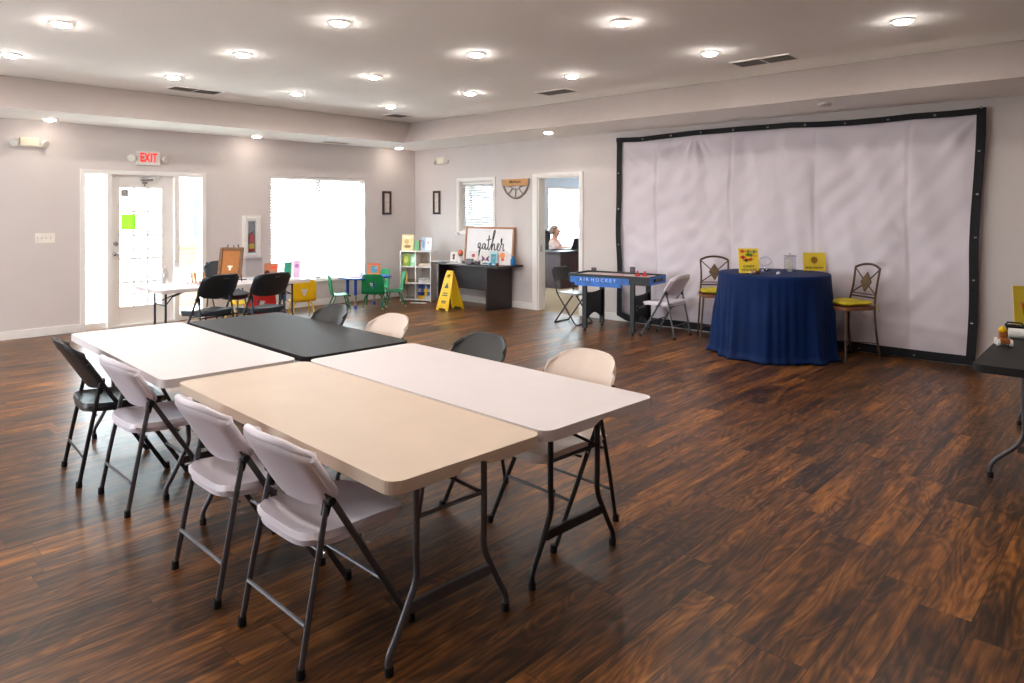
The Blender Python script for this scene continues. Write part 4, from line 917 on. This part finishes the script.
# black loop-legged folding chair by the doorway
t = thing('folding_chair', 'black steel folding chair with looped sled legs by the office doorway', 'chair', (-6.06, 7.74, 0), R(-88)); r_ = .011
hw = .195
g = MB(); pA = [(-hw, -.21, .73), (-hw, -.12, .42), (-hw, .16, .05), (-hw, .20, .013), (-hw+.03, .215, .012), (hw-.03, .215, .012), (hw, .20, .013), (hw, .16, .05), (hw, -.12, .42), (hw, -.21, .73), (hw-.04, -.222, .77), (-hw+.04, -.222, .77)]
g.tube(pA+[pA[0]], r_, seg=8); g.obj('front_frame', M_blk, t, smooth=True)
g = MB(); q = hw-.03; g.tube([(-q, .12, .41), (-q, -.16, .05), (-q, -.19, .013), (-q+.03, -.20, .012), (q-.03, -.20, .012), (q, -.19, .013), (q, -.16, .05), (q, .12, .41)], r_, seg=8); g.obj('rear_frame', M_blk, t, smooth=True)
g = MB(); g.sheet(lambda u, v: ((2*u-1)*.18, -.16+.34*v, .425+.01*abs(2*u-1)**3-.01*v), 10, 10, .022); g.obj('seat', mat('grey_seat', (150, 156, 160), .3), t, smooth=True, angle=60)
g = MB(); g.sheet(lambda u, v: ((2*u-1)*.185, -.165-.045*v-.03*(1-(2*u-1)**2), .60+.17*v-.02*abs(2*u-1)**4), 12, 8, .014); g.obj('backrest', M_blk, t, smooth=True, angle=60)
# ================================================================== PROJECTION SHEET
def wr(px, py, y=YR-.08):
    u = (px-512)/CF; rx, ry = u*math.cos(CT)-math.sin(CT), u*math.sin(CT)+math.cos(CT); d = y/ry; return (rx*d, CH-(py-CHZ)*d/CF)
top_out = [wr(*p) for p in ((616.5, 138), (640, 137), (667, 133.6), (695.5, 130.3), (740, 126.5), (765, 124.5), (791, 122.3), (820, 121.6), (850, 119.8), (882, 117), (914, 113.3), (950, 110.8), (986, 107))]
bot_out = [wr(*p) for p in ((617, 315), (628, 321.5), (702, 330.5), (770, 339), (833, 347.5), (905, 357.2), (975, 366))]
def interp(P, x):
    for (a, b), (c_, d_) in zip(P, P[1:]):
        if x <= c_: t__ = (x-a)/(c_-a); return b+(d_-b)*max(0, min(1, t__))
    return P[-1][1]
xa, xb = top_out[0][0], top_out[-1][0]; xlb, xrb = bot_out[0][0], bot_out[-1][0]
ps = thing('projection_sheet', 'large white projection sheet with a black border hanging on the far wall', 'projection screen')
def wrk(x, z): return 1.7*wrk0(x, z)+.0042*math.sin(x*24+2.5*math.sin(z*1.7+x*2))*(.5+.5*math.sin(x*1.9+z*.8+1))+.0035*math.sin((x*1.2-z)*17+4*math.sin(x*2.2+z))*max(0, math.sin(x*2.7+z*1.5))
def wrk0(x, z):
    a = .010*math.sin(x*5.1+1.2*math.sin(z*2.1))*(.4+.6*math.sin(x*.9+1)**2)+.006*math.sin(x*13+2.4*math.sin(z*1.3+x))
    a += .004*math.sin(z*9+3*math.sin(x*1.7))+.0045*math.sin((x*2.3+z*1.9)*7+math.sin(z*5)*1.5)*(.5+.5*math.sin(x*3.3+z*2))
    a += .003*math.sin(x*31+z*4)*max(0, math.sin(x*2+z))+.0022*math.sin(z*26+2*math.sin(x*6))*max(0, math.sin(x*1.4+2))+.0018*math.sin((x-z)*22+3*math.sin(x*3))
    for xf in (-5.05, -3.98, -2.95, -1.98): a -= .010*math.exp(-((x-xf-.012*math.sin(z*3))/.014)**2)
    a += .010*math.exp(-((z-.33-.05*math.sin(x*2))/.05)**2)*math.sin(x*1.3+.4)**2
    for xf, zf in ((xa, 2.6), (xb, 2.6), (-4.47, 2.62)):
        dx, dz = x-xf, zf-z; rr_ = math.hypot(dx, dz)+.01; th_ = math.atan2(dx, dz); a += .008*math.exp(-rr_/.7)*math.sin(th_*15)
    return a
def sheet_pt(u, v):
    tx, tz_ = xa+(xb-xa)*u, None; zt = interp(top_out, tx)-.05; bx_ = xlb+(xrb-xlb)*u; zb = interp(bot_out, bx_)+.05
    x = bx_+(tx-bx_)*v; z = zb+(zt-zb)*v; edge = min(u, 1-u, v, 1-v); k = min(1, edge*12+.15)
    return (x, YR-.040-.018*k-wrk(x, z)*k, z)
m = MB(); m.sheet(sheet_pt, 230, 110, .002); m.obj('white_cloth', translucent('screen_cloth', (226, 218, 226), .06), ps, smooth=True, angle=180)
bd = MB(); bw = .092; Yb = YR-.085
def band(P, Q, n):
    def f(u, v):
        x = P(u)[0]+(Q(u)[0]-P(u)[0])*v; z = P(u)[1]+(Q(u)[1]-P(u)[1])*v; return (x, Yb-.010*math.sin(u*23)*v*(1-v)-.003*math.sin(u*50), z)
    bd.sheet(f, n, 4, .004)
def sm(P, u): x = P[0][0]+(P[-1][0]-P[0][0])*u; return (x, interp(P, x))
band(lambda u: sm(top_out, u), lambda u: (sm(top_out, u)[0], sm(top_out, u)[1]-bw*.72), 90)
band(lambda u: (sm(bot_out, u)[0], max(.004, sm(bot_out, u)[1])), lambda u: (sm(bot_out, u)[0], sm(bot_out, u)[1]+bw), 60)
def side(px0, px1, sg):
    (x0, z0), (x1, z1_) = px0, px1
    def f(u, v): z = z0+(z1_-z0)*u; x = x0+(x1-x0)*u+.010*math.sin(u*9)*1; return (x+sg*bw*.9*v, Yb-.002-.006*math.sin(u*17), z)
    bd.sheet(f, 40, 4, .004)
side((xlb, bot_out[0][1]), (xa, top_out[0][1]), 1); side((xrb, bot_out[-1][1]+.004), (xb, top_out[-1][1]), -1)
bd.obj('black_border', mat('black_cloth', (24, 25, 30), .85, var=.15, scale=20), ps, smooth=True, angle=50)
gm = MB(); ax = Matrix(((1, 0, 0), (0, 0, -1), (0, 1, 0)))
gpts = [(sm(top_out, k/10)[0], sm(top_out, k/10)[1]-.035) for k in range(1, 10)]+[(sm(bot_out, k/8)[0], sm(bot_out, k/8)[1]+.04) for k in range(1, 8)]
gpts += [(xlb+(xa-xlb)*k/5+.04, bot_out[0][1]+(top_out[0][1]-bot_out[0][1])*k/5) for k in range(1, 5)]+[(xrb+(xb-xrb)*k/6-.04, bot_out[-1][1]+(top_out[-1][1]-bot_out[-1][1])*k/6) for k in range(1, 7)]
for x, z in gpts: gm.lathe([(.006, 0), (.012, .002), (.013, 0)], (x, Yb-.012, z), axis=ax, seg=10, cap=False)
gm.obj('grommets', M_chrome, ps)
# wall outlet beside the sheet's left
# ================================================================== ROUND TABLE WITH BLUE CLOTH
rc = Vector((-3.155, 7.62, 0)); RT, HT = .575, .885
t = thing('round_table', 'round table hidden under the dark blue cloth', 'table', rc)
MB().lathe([(.0001, HT-.03), (RT-.02, HT-.03), (RT-.01, HT-.02), (RT-.01, HT-.004), (.0001, HT-.004)], seg=48).obj('tabletop', M_brown, t, smooth=True)
MB().lathe([(.28, 0), (.28, .02), (.05, .06), (.04, .4), (.05, HT-.04)], seg=24).obj('pedestal', M_char, t, smooth=True)
cl = MB(); nu, nv = 220, 44
def cloth(u, v):
    a = 2*PI*u
    if v < .25: r = (RT+.004)*(v/.25); return (r*math.cos(a), r*math.sin(a), HT+.003)
    k = (v-.25)/.75; drop = k*(HT-.010); e_ = min(1, k*2.2)
    fold = .5*math.sin(a*9+.8*math.sin(a*2))+.32*math.sin(a*14+1.3+math.sin(a*3))+.18*math.sin(a*23+.7)
    fold = fold*.5+.5; fold = fold**1.3
    r = RT+.008+.018*k+(.082*k**.75)*fold*e_+.012*math.sin(a*5+k*3)*k+.008*math.sin(a*37+2*math.sin(a*6))*e_
    z = HT+.003-drop-.004*math.sin(min(1, k*12)*PI/2); z = max(.006, z)
    if k > .93: r += (k-.93)*.55*(.6+.4*fold)
    return (r*math.cos(a), r*math.sin(a), z+.006*math.sin(a*7)*(k > .99))
cl.sheet(cloth, nu, nv, .0015); o = cl.obj('tablecloth', mat('navy_satin', (6, 35, 84), .6, spec=.15, var=.12, scale=3, bump=.25, bscale=14), None, smooth=True, angle=180); o.location = rc
tag(o, 'dark blue satin cloth draped to the floor over the round table', 'tablecloth')
# things on the round table
def yellow_sign(label, px, d, w, h, cap, parts_fn, yaw=0):
    t = thing('paper_sign', label, 'sign', (0, 0, 0), 0, 'yellow signs on the tables')
    MB().box((-w/2, 0, 0), (w/2, h, .004)).obj('sign_card', mat('sign_yellow', (252, 222, 66), .5, var=.02), t)
    parts_fn(t, w, h)
    for k, (s_, yy, sz) in enumerate(cap): text_mesh('lettering', s_, sz, M_ink, t, Matrix.Translation((0, yy, .0045)), depth=.0006, bold=.0008)
    b = MB(); b.box((-w/2, 0, -.05), (w/2, .003, 0)); b.obj('stand_foot', M_clear, t)
    t.matrix_world = face_cam(at(px, d), HT+.006, 6, yaw); return t
def candy_art(t, w, h):
    for i, (x, y, c_) in enumerate(((-.30, .88, (220, 90, 50)), (0, .87, (150, 150, 60)), (.28, .86, (140, 150, 110)), (-.02, .74, (70, 140, 40)), (.12, .73, (120, 130, 40)), (-.28, .64, (206, 40, 30)), (-.12, .52, (120, 60, 30)), (.10, .56, (226, 90, 30)), (.30, .70, (240, 190, 30)))):
        a = MB(); a.lathe([(.020, 0), (.018, .004), (.0001, .006)], (x*w, y*h, .004), seg=14); 
        for s2 in (-1, 1): a.prism([(x*w+s2*.018, y*h), (x*w+s2*.031, y*h+.011), (x*w+s2*.031, y*h-.011)], .004, .007)
        a.obj('candy_motif', C(*c_), t)
yellow_sign('yellow candy station sign with coloured sweets, left on the round table', 749, 7.64, .22, .27, [('CANDY', .072, .034), ('STATION', .032, .036)], candy_art)
def music_art(t, w, h):
    a = MB()
    for k in range(8): a.lathe([(.014, 0), (.012, .003), (.0001, .004)], (.026*math.cos(k*PI/4), .59*h+.026*math.sin(k*PI/4), .004), seg=10)
    a.lathe([(.020, 0), (.016, .005), (.0001, .006)], (0, .59*h, .004), seg=12); a.prism([(-.008, .36*h), (.008, .36*h), (.004, .5*h), (-.004, .5*h)], .004, .006); a.obj('flower_motif', C(170, 120, 30), t)
yellow_sign('yellow music station sign with a gold emblem, right on the round table', 814.5, 7.95, .245, .205, [('MUSIC STATION', .032, .0255)], music_art, yaw=-4)
p = at(765.5, 7.66); t = thing('glass_bowl', 'tilted round clear glass candy bowl on the round table', 'bowl', (p.x, p.y, HT+.006), CT)
m = MB(); axb = Matrix.Rotation(R(38), 3, 'X') @ Matrix.Rotation(R(-18), 3, 'Y'); pr_ = [(.085*math.sin(R(q)), -.085*math.cos(R(q))) for q in range(4, 140, 8)]
m.lathe(pr_, (0, 0, .088), axis=axb, seg=28, cap=False); m.obj('bowl_body', M_clear, t, smooth=True)
m = MB(); rp = pr_[-1]; m.tube([Vector((0, 0, .088))+axb @ Vector((rp[0]*math.cos(a), rp[0]*math.sin(a), rp[1])) for a in (k*PI/14 for k in range(28))], .003, M_chrome, closed=True, seg=6); m.obj('bowl_rim', M_chrome, t, smooth=True)
for i in range(9):
    a = i*2.4; rr_ = .012+.004*i; c_ = [(40, 70, 130), (226, 226, 230), (30, 50, 100)][i % 3]
    q = MB(); q.lathe([(.0001, -.009), (.010, -.005), (.012, 0), (.010, .005), (.0001, .009)], seg=10); o = q.obj('wrapped_candy', C(*c_), None, smooth=True)
    o.location = (p.x+rr_*math.cos(a), p.y+rr_*math.sin(a), HT+.024+.004*(i % 3)+rr_*.15); o.rotation_euler = (a, i, 0); tag(o, 'wrapped candy piece at the bottom of the tilted glass bowl', 'candy', 'candies in the glass bowl')
p = at(790, 7.75); t = thing('candy_jar', 'tall clear square candy jar with lid on the round table', 'jar', (p.x, p.y, HT+.006), CT)
m = MB(); q = .048
for lo, hi in (((-q, -q), (q, -q+.003)), ((-q, q-.003), (q, q)), ((-q, -q), (-q+.003, q)), ((q-.003, -q), (q, q))): m.box((lo[0], lo[1], 0), (hi[0], hi[1], .175))
m.box((-q, -q, 0), (q, q, .004)); m.obj('jar_body', M_clear, t)
m = MB(); m.box((-q-.004, -q-.004, .175), (q+.004, q+.004, .187), bev=.003); m.lathe([(.006, .187), (.012, .200), (.008, .212), (.0001, .214)], seg=12); m.obj('lid', mat('clear_lid', (176, 172, 180), .2), t)
for k in range(5):
    o = MB().tube([(0, 0, 0), (.0, .0, .135)], .004, seg=6).obj('candy_stick', C(232, 222, 190)); o.location = (p.x-.02+.010*k, p.y+.008*(k % 3)-.008, HT+.012); o.rotation_euler = (R(3*(k-2)), R(4*(k % 3)-4), 0)
    tag(o, 'pale candy stick standing inside the tall clear jar', 'candy stick', 'candy sticks in the jar')
for px, d_, c_, l in ((752, 7.52, (226, 190, 170), 'small pink wrapped treat in front of the candy station sign'), (757, 7.58, (150, 80, 50), 'small brown wrapped treat beside the candy station sign'), (778, 7.40, (214, 214, 222), 'pale scoop lying before the tilted bowl')):
    p = at(px, d_); o = MB(); o.lathe([(.0001, -.03), (.014, -.02), (.016, 0), (.012, .02), (.018, .034), (.0001, .035)], axis=Matrix.Rotation(PI/2, 3, 'Y'), seg=12); o = o.obj('wrapped_treat' if px < 770 else 'candy_scoop', C(*c_), None, smooth=True)
    o.location = (p.x, p.y, HT+.024); o.rotation_euler = (0, 0, CT+R(px)); tag(o, l, 'treat' if px < 770 else 'scoop')
# ================================================================== IRON CHAIRS WITH DIAMOND BACKS
M_iron = mat('bronze_iron', (84, 62, 50), .45, .4, var=.15, scale=20); M_cush = mat('yellow_cushion', (196, 178, 30), .8, var=.08, scale=20, bump=.3, bscale=40)
def iron_chair(label, loc, rz):
    t = thing('iron_chair', label, 'chair', loc, rz, 'iron chairs beside the round table'); hw = .185; ZT = 1.0; sz = .565
    yb = lambda z: -.19-(z-sz)*.20
    for sx in (-1, 1):
        g = MB(); g.tube(smooth_path([(sx*.205, -.235, .01), (sx*.19, -.195, .30), (sx*hw*.95, -.19, sz), (sx*.162, yb(.75), .75), (sx*.168, yb(.96), .96)], 5), .011, seg=8); g.obj('leg', M_iron, t, smooth=True)
        g = MB(); g.tube([(sx*.205, .21, .01), (sx*.165, .17, sz-.02)], .0115, seg=8); g.obj('leg', M_iron, t, smooth=True)
    g = MB(); g.tube(smooth_path([(-.168, yb(.96), .96), (-.09, yb(.99)-.012, .99), (0, yb(1.0)-.018, 1.0), (.09, yb(.99)-.012, .99), (.168, yb(.96), .96)], 5), .013, seg=8)
    g.tube([(-.164, yb(.655), .655), (.164, yb(.655), .655)], .009, seg=8); g.tube([(-.163, yb(.685), .685), (.163, yb(.685), .685)], .006, seg=8)
    for sx in (-1, 1): g.tube([(sx*.16, yb(.69), .69), (0, yb(.80)-.01, .80), (-sx*.164, yb(.95), .95)], .007, seg=8)
    g.obj('back_frame', M_iron, t, smooth=True)
    g = MB(); zc = .81; yy = yb(zc)-.006; g.prism([(0, zc-.105), (.070, zc), (0, zc+.105), (-.070, zc)], -.006, .006, mx=Matrix(((1, 0, 0, 0), (0, .20, -1, yb(zc)+.0-.20*0), (0, 1, 0, 0), (0, 0, 0, 1))))
    for v in g.bm.verts: v.co.y = yb(v.co.z)+(-.018 if v.co.y < yb(zc)+(v.co.z*.2) else .0)
    g.obj('diamond_plate', mat('slate_diamond', (104, 84, 60), .6, var=.2, scale=25), t)
    g = MB(); g.prism(rrect(.40, .41, .09, 8, 0, -.005), sz-.03, sz+.008); g.obj('seat', mat('rust_seat', (128, 82, 56), .6, var=.2), t, bev=.006)
    g = MB(); g.tube([(-.19, .19, .17), (.19, -.215, .17)], .006, seg=6); g.tube([(.19, .19, .185), (-.19, -.215, .185)], .006, seg=6); g.obj('cross_stretcher', M_iron, t)
    c = thing('seat_cushion', 'yellow-green seat cushion on the iron chair '+('right' if 'right' in label else 'left')+' of the blue table', 'cushion', loc, rz, 'cushions on the iron chairs')
    def cu(u, v):
        a, b = 2*u-1, 2*v-1; x = a*.188*(1-.08*b**6); y = -.0+b*.188*(1-.08*a**6); return (x, y, sz+.040+.008*math.sin(a*6)*math.sin(b*6)*.4)
    for sgn, nm in ((1, 'top'),):
        s = MB(); n = 22
        def pt(u, v, q):
            x, y, z = cu(u, v); a, b = 2*u-1, 2*v-1; puff = .026*((1-a**6)*(1-b**6))**.5; return (x, y, z+q*puff)
        gr = {}
        for q in (1, -1):
            for i in range(n+1):
                for j in range(n+1):
                    if q == -1 and (i in (0, n) or j in (0, n)): gr[q, i, j] = gr[1, i, j]
                    else: gr[q, i, j] = s.bm.verts.new(pt(i/n, j/n, q))
        for q in (1, -1):
            for i in range(n):
                for j in range(n): s.bm.faces.new([gr[q, i, j], gr[q, i+1, j], gr[q, i+1, j+1], gr[q, i, j+1]])
        s.obj('cushion_pad', M_cush, c, smooth=True, angle=80)
    g = MB()
    for sx in (-1, 1): g.tube([(sx*.17, -.17, sz+.03), (sx*.20, -.21, sz+.01), (sx*.21, -.22, sz-.05)], .004, seg=5)
    g.obj('tie', M_cush, c)
    return t
iron_chair('bronze iron chair with diamond back, right of the blue round table', (-2.455, 7.85, 0), R(150))
iron_chair('bronze iron chair with diamond back, left of the blue round table, half hidden', (-3.965, 7.885, 0), R(212))
#@@SPLIT
# ================================================================== ITEMS ON THE BLACK TABLE (right edge)
t = thing('paper_sign', 'yellow sign with an orange cup at the right edge of the picture', 'sign'); 
MB().box((-.14, 0, 0), (.14, .30, .004)).obj('sign_card', mat('sign_yellow', (252, 222, 66), .5), t)
a = MB(); a.prism([(-.065, .05), (-.02, .05), (-.005, .17), (-.08, .17)], .004, .006); a.obj('cup_print', C(232, 84, 40), t); MB().box((-.085, .165, .004), (.0, .18, .0065)).obj('lid_print', C(240, 150, 100), t)
t.matrix_world = face_cam(at(1033, 5.25), .706, 4, 0)
p = at(1003.5, 4.50); t = thing('wooden_toy', 'brown wooden toy on white wheels with a yellow top at the table corner', 'toy', (p.x, p.y, .702), R(20))
b = MB(); b.box((-.028, -.05, .018), (.028, .05, .05), bev=.008); b.box((-.02, .0, .05), (.02, .045, .09), bev=.008); b.obj('body', mat('toy_wood', (160, 92, 40), .5, var=.15, scale=30), t)
for x in (-.034, .034):
    for y in (-.03, .035): MB().tube([(x-.007, y, .024), (x+.007, y, .024)], .023, seg=16).obj('wheel', M_trim, t, smooth=True)
b = MB(); b.lathe([(.024, .088), (.026, .10), (.010, .118), (.0001, .13)], (0, .022, 0), seg=14); b.obj('hat', M_yel, t, smooth=True)
p = at(1021, 4.74); t = thing('plush_roll', 'white and pink rolled toy behind the wooden toy', 'toy', (p.x, p.y, .702), R(10))
MB().tube([(-.07, 0, .035), (.03, 0, .035)], .034, seg=18).obj('white_roll', M_paper, t, smooth=True); MB().tube([(.03, 0, .035), (.08, 0, .035)], .035, seg=18).obj('pink_end', C(230, 140, 140), t, smooth=True)
p = at(1014.5, 5.08); t = thing('dark_basket', 'low dark basket behind the toys on the black table', 'basket', (p.x, p.y, .702), 0)
MB().lathe([(.045, 0), (.06, .035), (.054, .035), (.04, .008)], seg=20).obj('basket_body', M_ink, t, smooth=True); MB().tube([(-.055, 0, .035), (-.04, 0, .055), (.04, 0, .055), (.055, 0, .035)], .006).obj('basket_handle', M_ink, t)
# ================================================================== OFFICE: desk, chair, laptop, person
MB_ = thing('office_desk', 'dark brown office desk seen through the doorway', 'desk')
MB().box((-9.50, 10.88, .715), (-8.83, 12.9, .75), bev=.004).obj('desktop', M_brown, MB_)
MB().box((-9.45, 10.93, 0), (-8.87, 10.96, .715)).obj('side_panel', mat('desk_grey_brown', (76, 62, 64), .5, var=.1), MB_); MB().box((-8.90, 10.96, 0), (-8.87, 12.85, .715)).obj('front_panel', mat('desk_red_brown', (66, 34, 34), .45, var=.12), MB_)
MB().box((-9.45, 12.82, 0), (-8.90, 12.85, .715)).obj('side_panel', M_brown, MB_)
t = thing('office_chair', 'black high-backed office chair behind the seated person', 'chair', (-9.85, 11.82, 0), -R(85))
g = MB(); g.sheet(lambda u, v: ((2*u-1)*.24*(1-.12*abs(2*v-1)**4), -.17-.05*math.sin(v*PI)-.05*v+.03*(2*u-1)**2, .52+.62*v), 14, 14, .07); g.obj('backrest', M_blk, t, smooth=True, angle=70)
g = MB(); g.sheet(lambda u, v: ((2*u-1)*.24, -.15+.42*v, .46+.02*(2*u-1)**2), 12, 12, .08); g.obj('seat', M_blk, t, smooth=True, angle=70)
g = MB(); g.tube([(0, 0.04, .1), (0, .04, .42)], .03); g.obj('column', M_char, t); g = MB()
for k in range(5): a = k*2*PI/5; g.tube([(0, .04, .11), (.26*math.cos(a), .04+.26*math.sin(a), .07)], .018); g.lathe([(.0001, 0), (.025, .01), (.025, .045), (.0001, .055)], (.26*math.cos(a), .04+.26*math.sin(a), .0), seg=10)
g.obj('star_base', M_char, t)
p = at(573, 14.75); t = thing('laptop', 'open dark laptop on the office desk', 'laptop', (-9.31, 11.81, .751), R(100))
MB().box((-.18, -.12, 0), (.18, .12, .018), bev=.003).obj('keyboard_base', M_blk, t); b = MB(); b.box((-.18, -.005, 0), (.18, .005, .24), mx=Matrix.Translation((0, -.12, .015)) @ Matrix.Rotation(R(18), 4, 'X')); b.obj('screen', M_blk, t)
t = thing('keyboard', 'black keyboard lying on the office desk', 'keyboard', (-9.33, 11.35, .751), PI/2); MB().box((-.2, -.06, 0), (.2, .06, .015), bev=.003).obj('case', M_blk, t); MB().box((-.19, -.05, .015), (.19, .05, .02)).obj('keys', M_char, t)
# person: skinned skeletons, sitting and facing +X (toward the desk)
def skin(name, joints, edges, m, parent, sub=2, root=0):
    me = bpy.data.meshes.new(name); me.from_pydata([j[0] for j in joints], edges, []); o = bpy.data.objects.new(name, me); COL.objects.link(o); o.parent = parent
    sk = o.modifiers.new('skin', 'SKIN'); 
    for i, j in enumerate(joints): r_ = j[1] if isinstance(j[1], tuple) else (j[1], j[1]); me.skin_vertices[0].data[i].radius = r_; me.skin_vertices[0].data[i].use_root = (i == root)
    s_ = o.modifiers.new('sub', 'SUBSURF'); s_.levels = sub; s_.render_levels = sub
    me.materials.append(m)
    # bake the modifiers so that the mesh is plain geometry
    dg = bpy.context.evaluated_depsgraph_get(); ev = bpy.data.meshes.new_from_object(o.evaluated_get(dg)); o.modifiers.clear(); o.data = ev
    ev.polygons.foreach_set('use_smooth', [True]*len(ev.polygons)); return o
m_skin = mat('skin', (226, 172, 150), .55, var=.04); m_blouse = mat('pale_blouse', (240, 216, 210), .8, var=.05); m_hair = mat('brown_grey_hair', (150, 124, 116), .7, var=.25, scale=30, bump=.3)
pe = thing('person', 'person in a pale blouse sitting at the office desk, forearms resting before the laptop', 'person', (-9.78, 11.78, 0), -R(62)); pe.scale = (1.12, 1.05, .94)
# local: facing +y
J = [((0, 0, .52), (.15, .11)), ((0, .01, .68), (.135, .10)), ((0, .03, .84), (.15, .105)), ((0, .03, .97), (.13, .09)), ((0, .045, 1.03), (.055, .055)), ((0, .06, 1.09), (.052, .055)), ((0, .075, 1.15), (.075, .09)), ((0, .075, 1.22), (.078, .095)), ((0, .07, 1.275), (.055, .07)),
     ((.165, .03, .95), .055), ((.20, .12, .80), .045), ((.14, .33, .785), .036), ((.10, .43, .79), .026),
     ((-.165, .03, .95), .055), ((-.20, .12, .80), .045), ((-.14, .33, .80), .036), ((-.08, .43, .80), .026),
     ((.10, .05, .50), .085), ((.11, .42, .50), .065), ((.11, .44, .28), .05), ((.11, .43, .08), .036), ((.11, .52, .04), .035),
     ((-.10, .05, .50), .085), ((-.11, .42, .50), .065), ((-.11, .44, .28), .05), ((-.11, .43, .08), .036), ((-.11, .52, .04), .035)]
E_ = [(0, 1), (1, 2), (2, 3), (3, 4), (4, 5), (5, 6), (6, 7), (7, 8), (3, 9), (9, 10), (10, 11), (11, 12), (3, 13), (13, 14), (14, 15), (15, 16), (0, 17), (17, 18), (18, 19), (19, 20), (20, 21), (0, 22), (22, 23), (23, 24), (24, 25), (25, 26)]
# fingers
def hand(wi, p, dirv, side_):
    p = Vector(p); d_ = Vector(dirv).normalized(); s_ = Vector(side_).normalized(); b0 = len(J); J.append((tuple(p+d_*.05), (.034, .014))); E_.append((wi, b0))
    for k, ln in enumerate((.05, .06, .056, .045)):
        o_ = (k-1.5)*.018; i = len(J); J.append((tuple(p+d_*.085+s_*o_), .0085)); J.append((tuple(p+d_*(.085+ln*.6)+s_*o_*1.1+Vector((0, 0, -.006))), .0078)); J.append((tuple(p+d_*(.085+ln)+s_*o_*1.1+Vector((0, 0, -.018))), .0065)); E_.extend([(b0, i), (i, i+1), (i+1, i+2)])
    i = len(J); J.append((tuple(p+d_*.035-s_*.036), .010)); J.append((tuple(p+d_*.07-s_*.05), .008)); E_.extend([(b0, i), (i, i+1)])
hand(12, J[12][0], (-.1, 1, -.1), (1, 0, 0)); hand(16, J[16][0], (.1, 1, -.1), (-1, 0, 0))
body = skin('body', J, E_, m_skin, pe)
BJ = [((0, 0, .50), (.18, .14)), ((0, .01, .68), (.152, .117)), ((0, .03, .84), (.167, .122)), ((0, .03, .965), (.148, .105)), ((.17, .03, .95), .068), ((.21, .13, .79), .066), ((-.17, .03, .95), .068), ((-.21, .15, .80), .066)]
skin('blouse', BJ, [(0, 1), (1, 2), (2, 3), (3, 4), (4, 5), (3, 6), (6, 7)], m_blouse, pe)
h_ = MB()
def hair(u, v):
    a = 2*PI*u; el = R(90-124*v*(1 if math.sin(a) < .1 else .42)); r = .114; return (r*.88*math.cos(el)*math.cos(a), .052+r*(1.04 if math.sin(a) < 0 else .80)*math.cos(el)*math.sin(a), 1.205+r*math.sin(el))
h_.sheet(hair, 28, 14, .016); h_.obj('hair', m_hair, pe, smooth=True, angle=180)
e_ = MB()
e_.lathe([(.0001, -.02), (.011, -.008), (.008, .012), (.0001, .02)], (0, .170, 1.185), seg=10); nose = e_.obj('nose', m_skin, pe, smooth=True)
for sx in (-1, 1):
    b = MB(); b.lathe([(.0001, -.009), (.008, -.004), (.009, 0), (.008, .004), (.0001, .009)], (sx*.030, .158, 1.205), seg=10); b.obj('eye', M_ink, pe, smooth=True)
    b = MB(); b.lathe([(.0001, -.03), (.012, -.012), (.014, .008), (.0001, .03)], (sx*.078, .07, 1.19), seg=10); b.obj('ear', m_skin, pe, smooth=True)
MB().tube([(-.025, .160, 1.145), (0, .167, 1.142), (.025, .160, 1.145)], [.003, .006, .003], seg=8).obj('mouth', mat('lips', (190, 100, 96), .5), pe, smooth=True)
SC.cycles.use_denoising = True; SC.cycles.max_bounces = 12; SC.cycles.diffuse_bounces = 8; SC.cycles.transparent_max_bounces = 24; SC.cycles.caustics_reflective = False; SC.cycles.caustics_refractive = False; SC.cycles.sample_clamp_indirect = 8
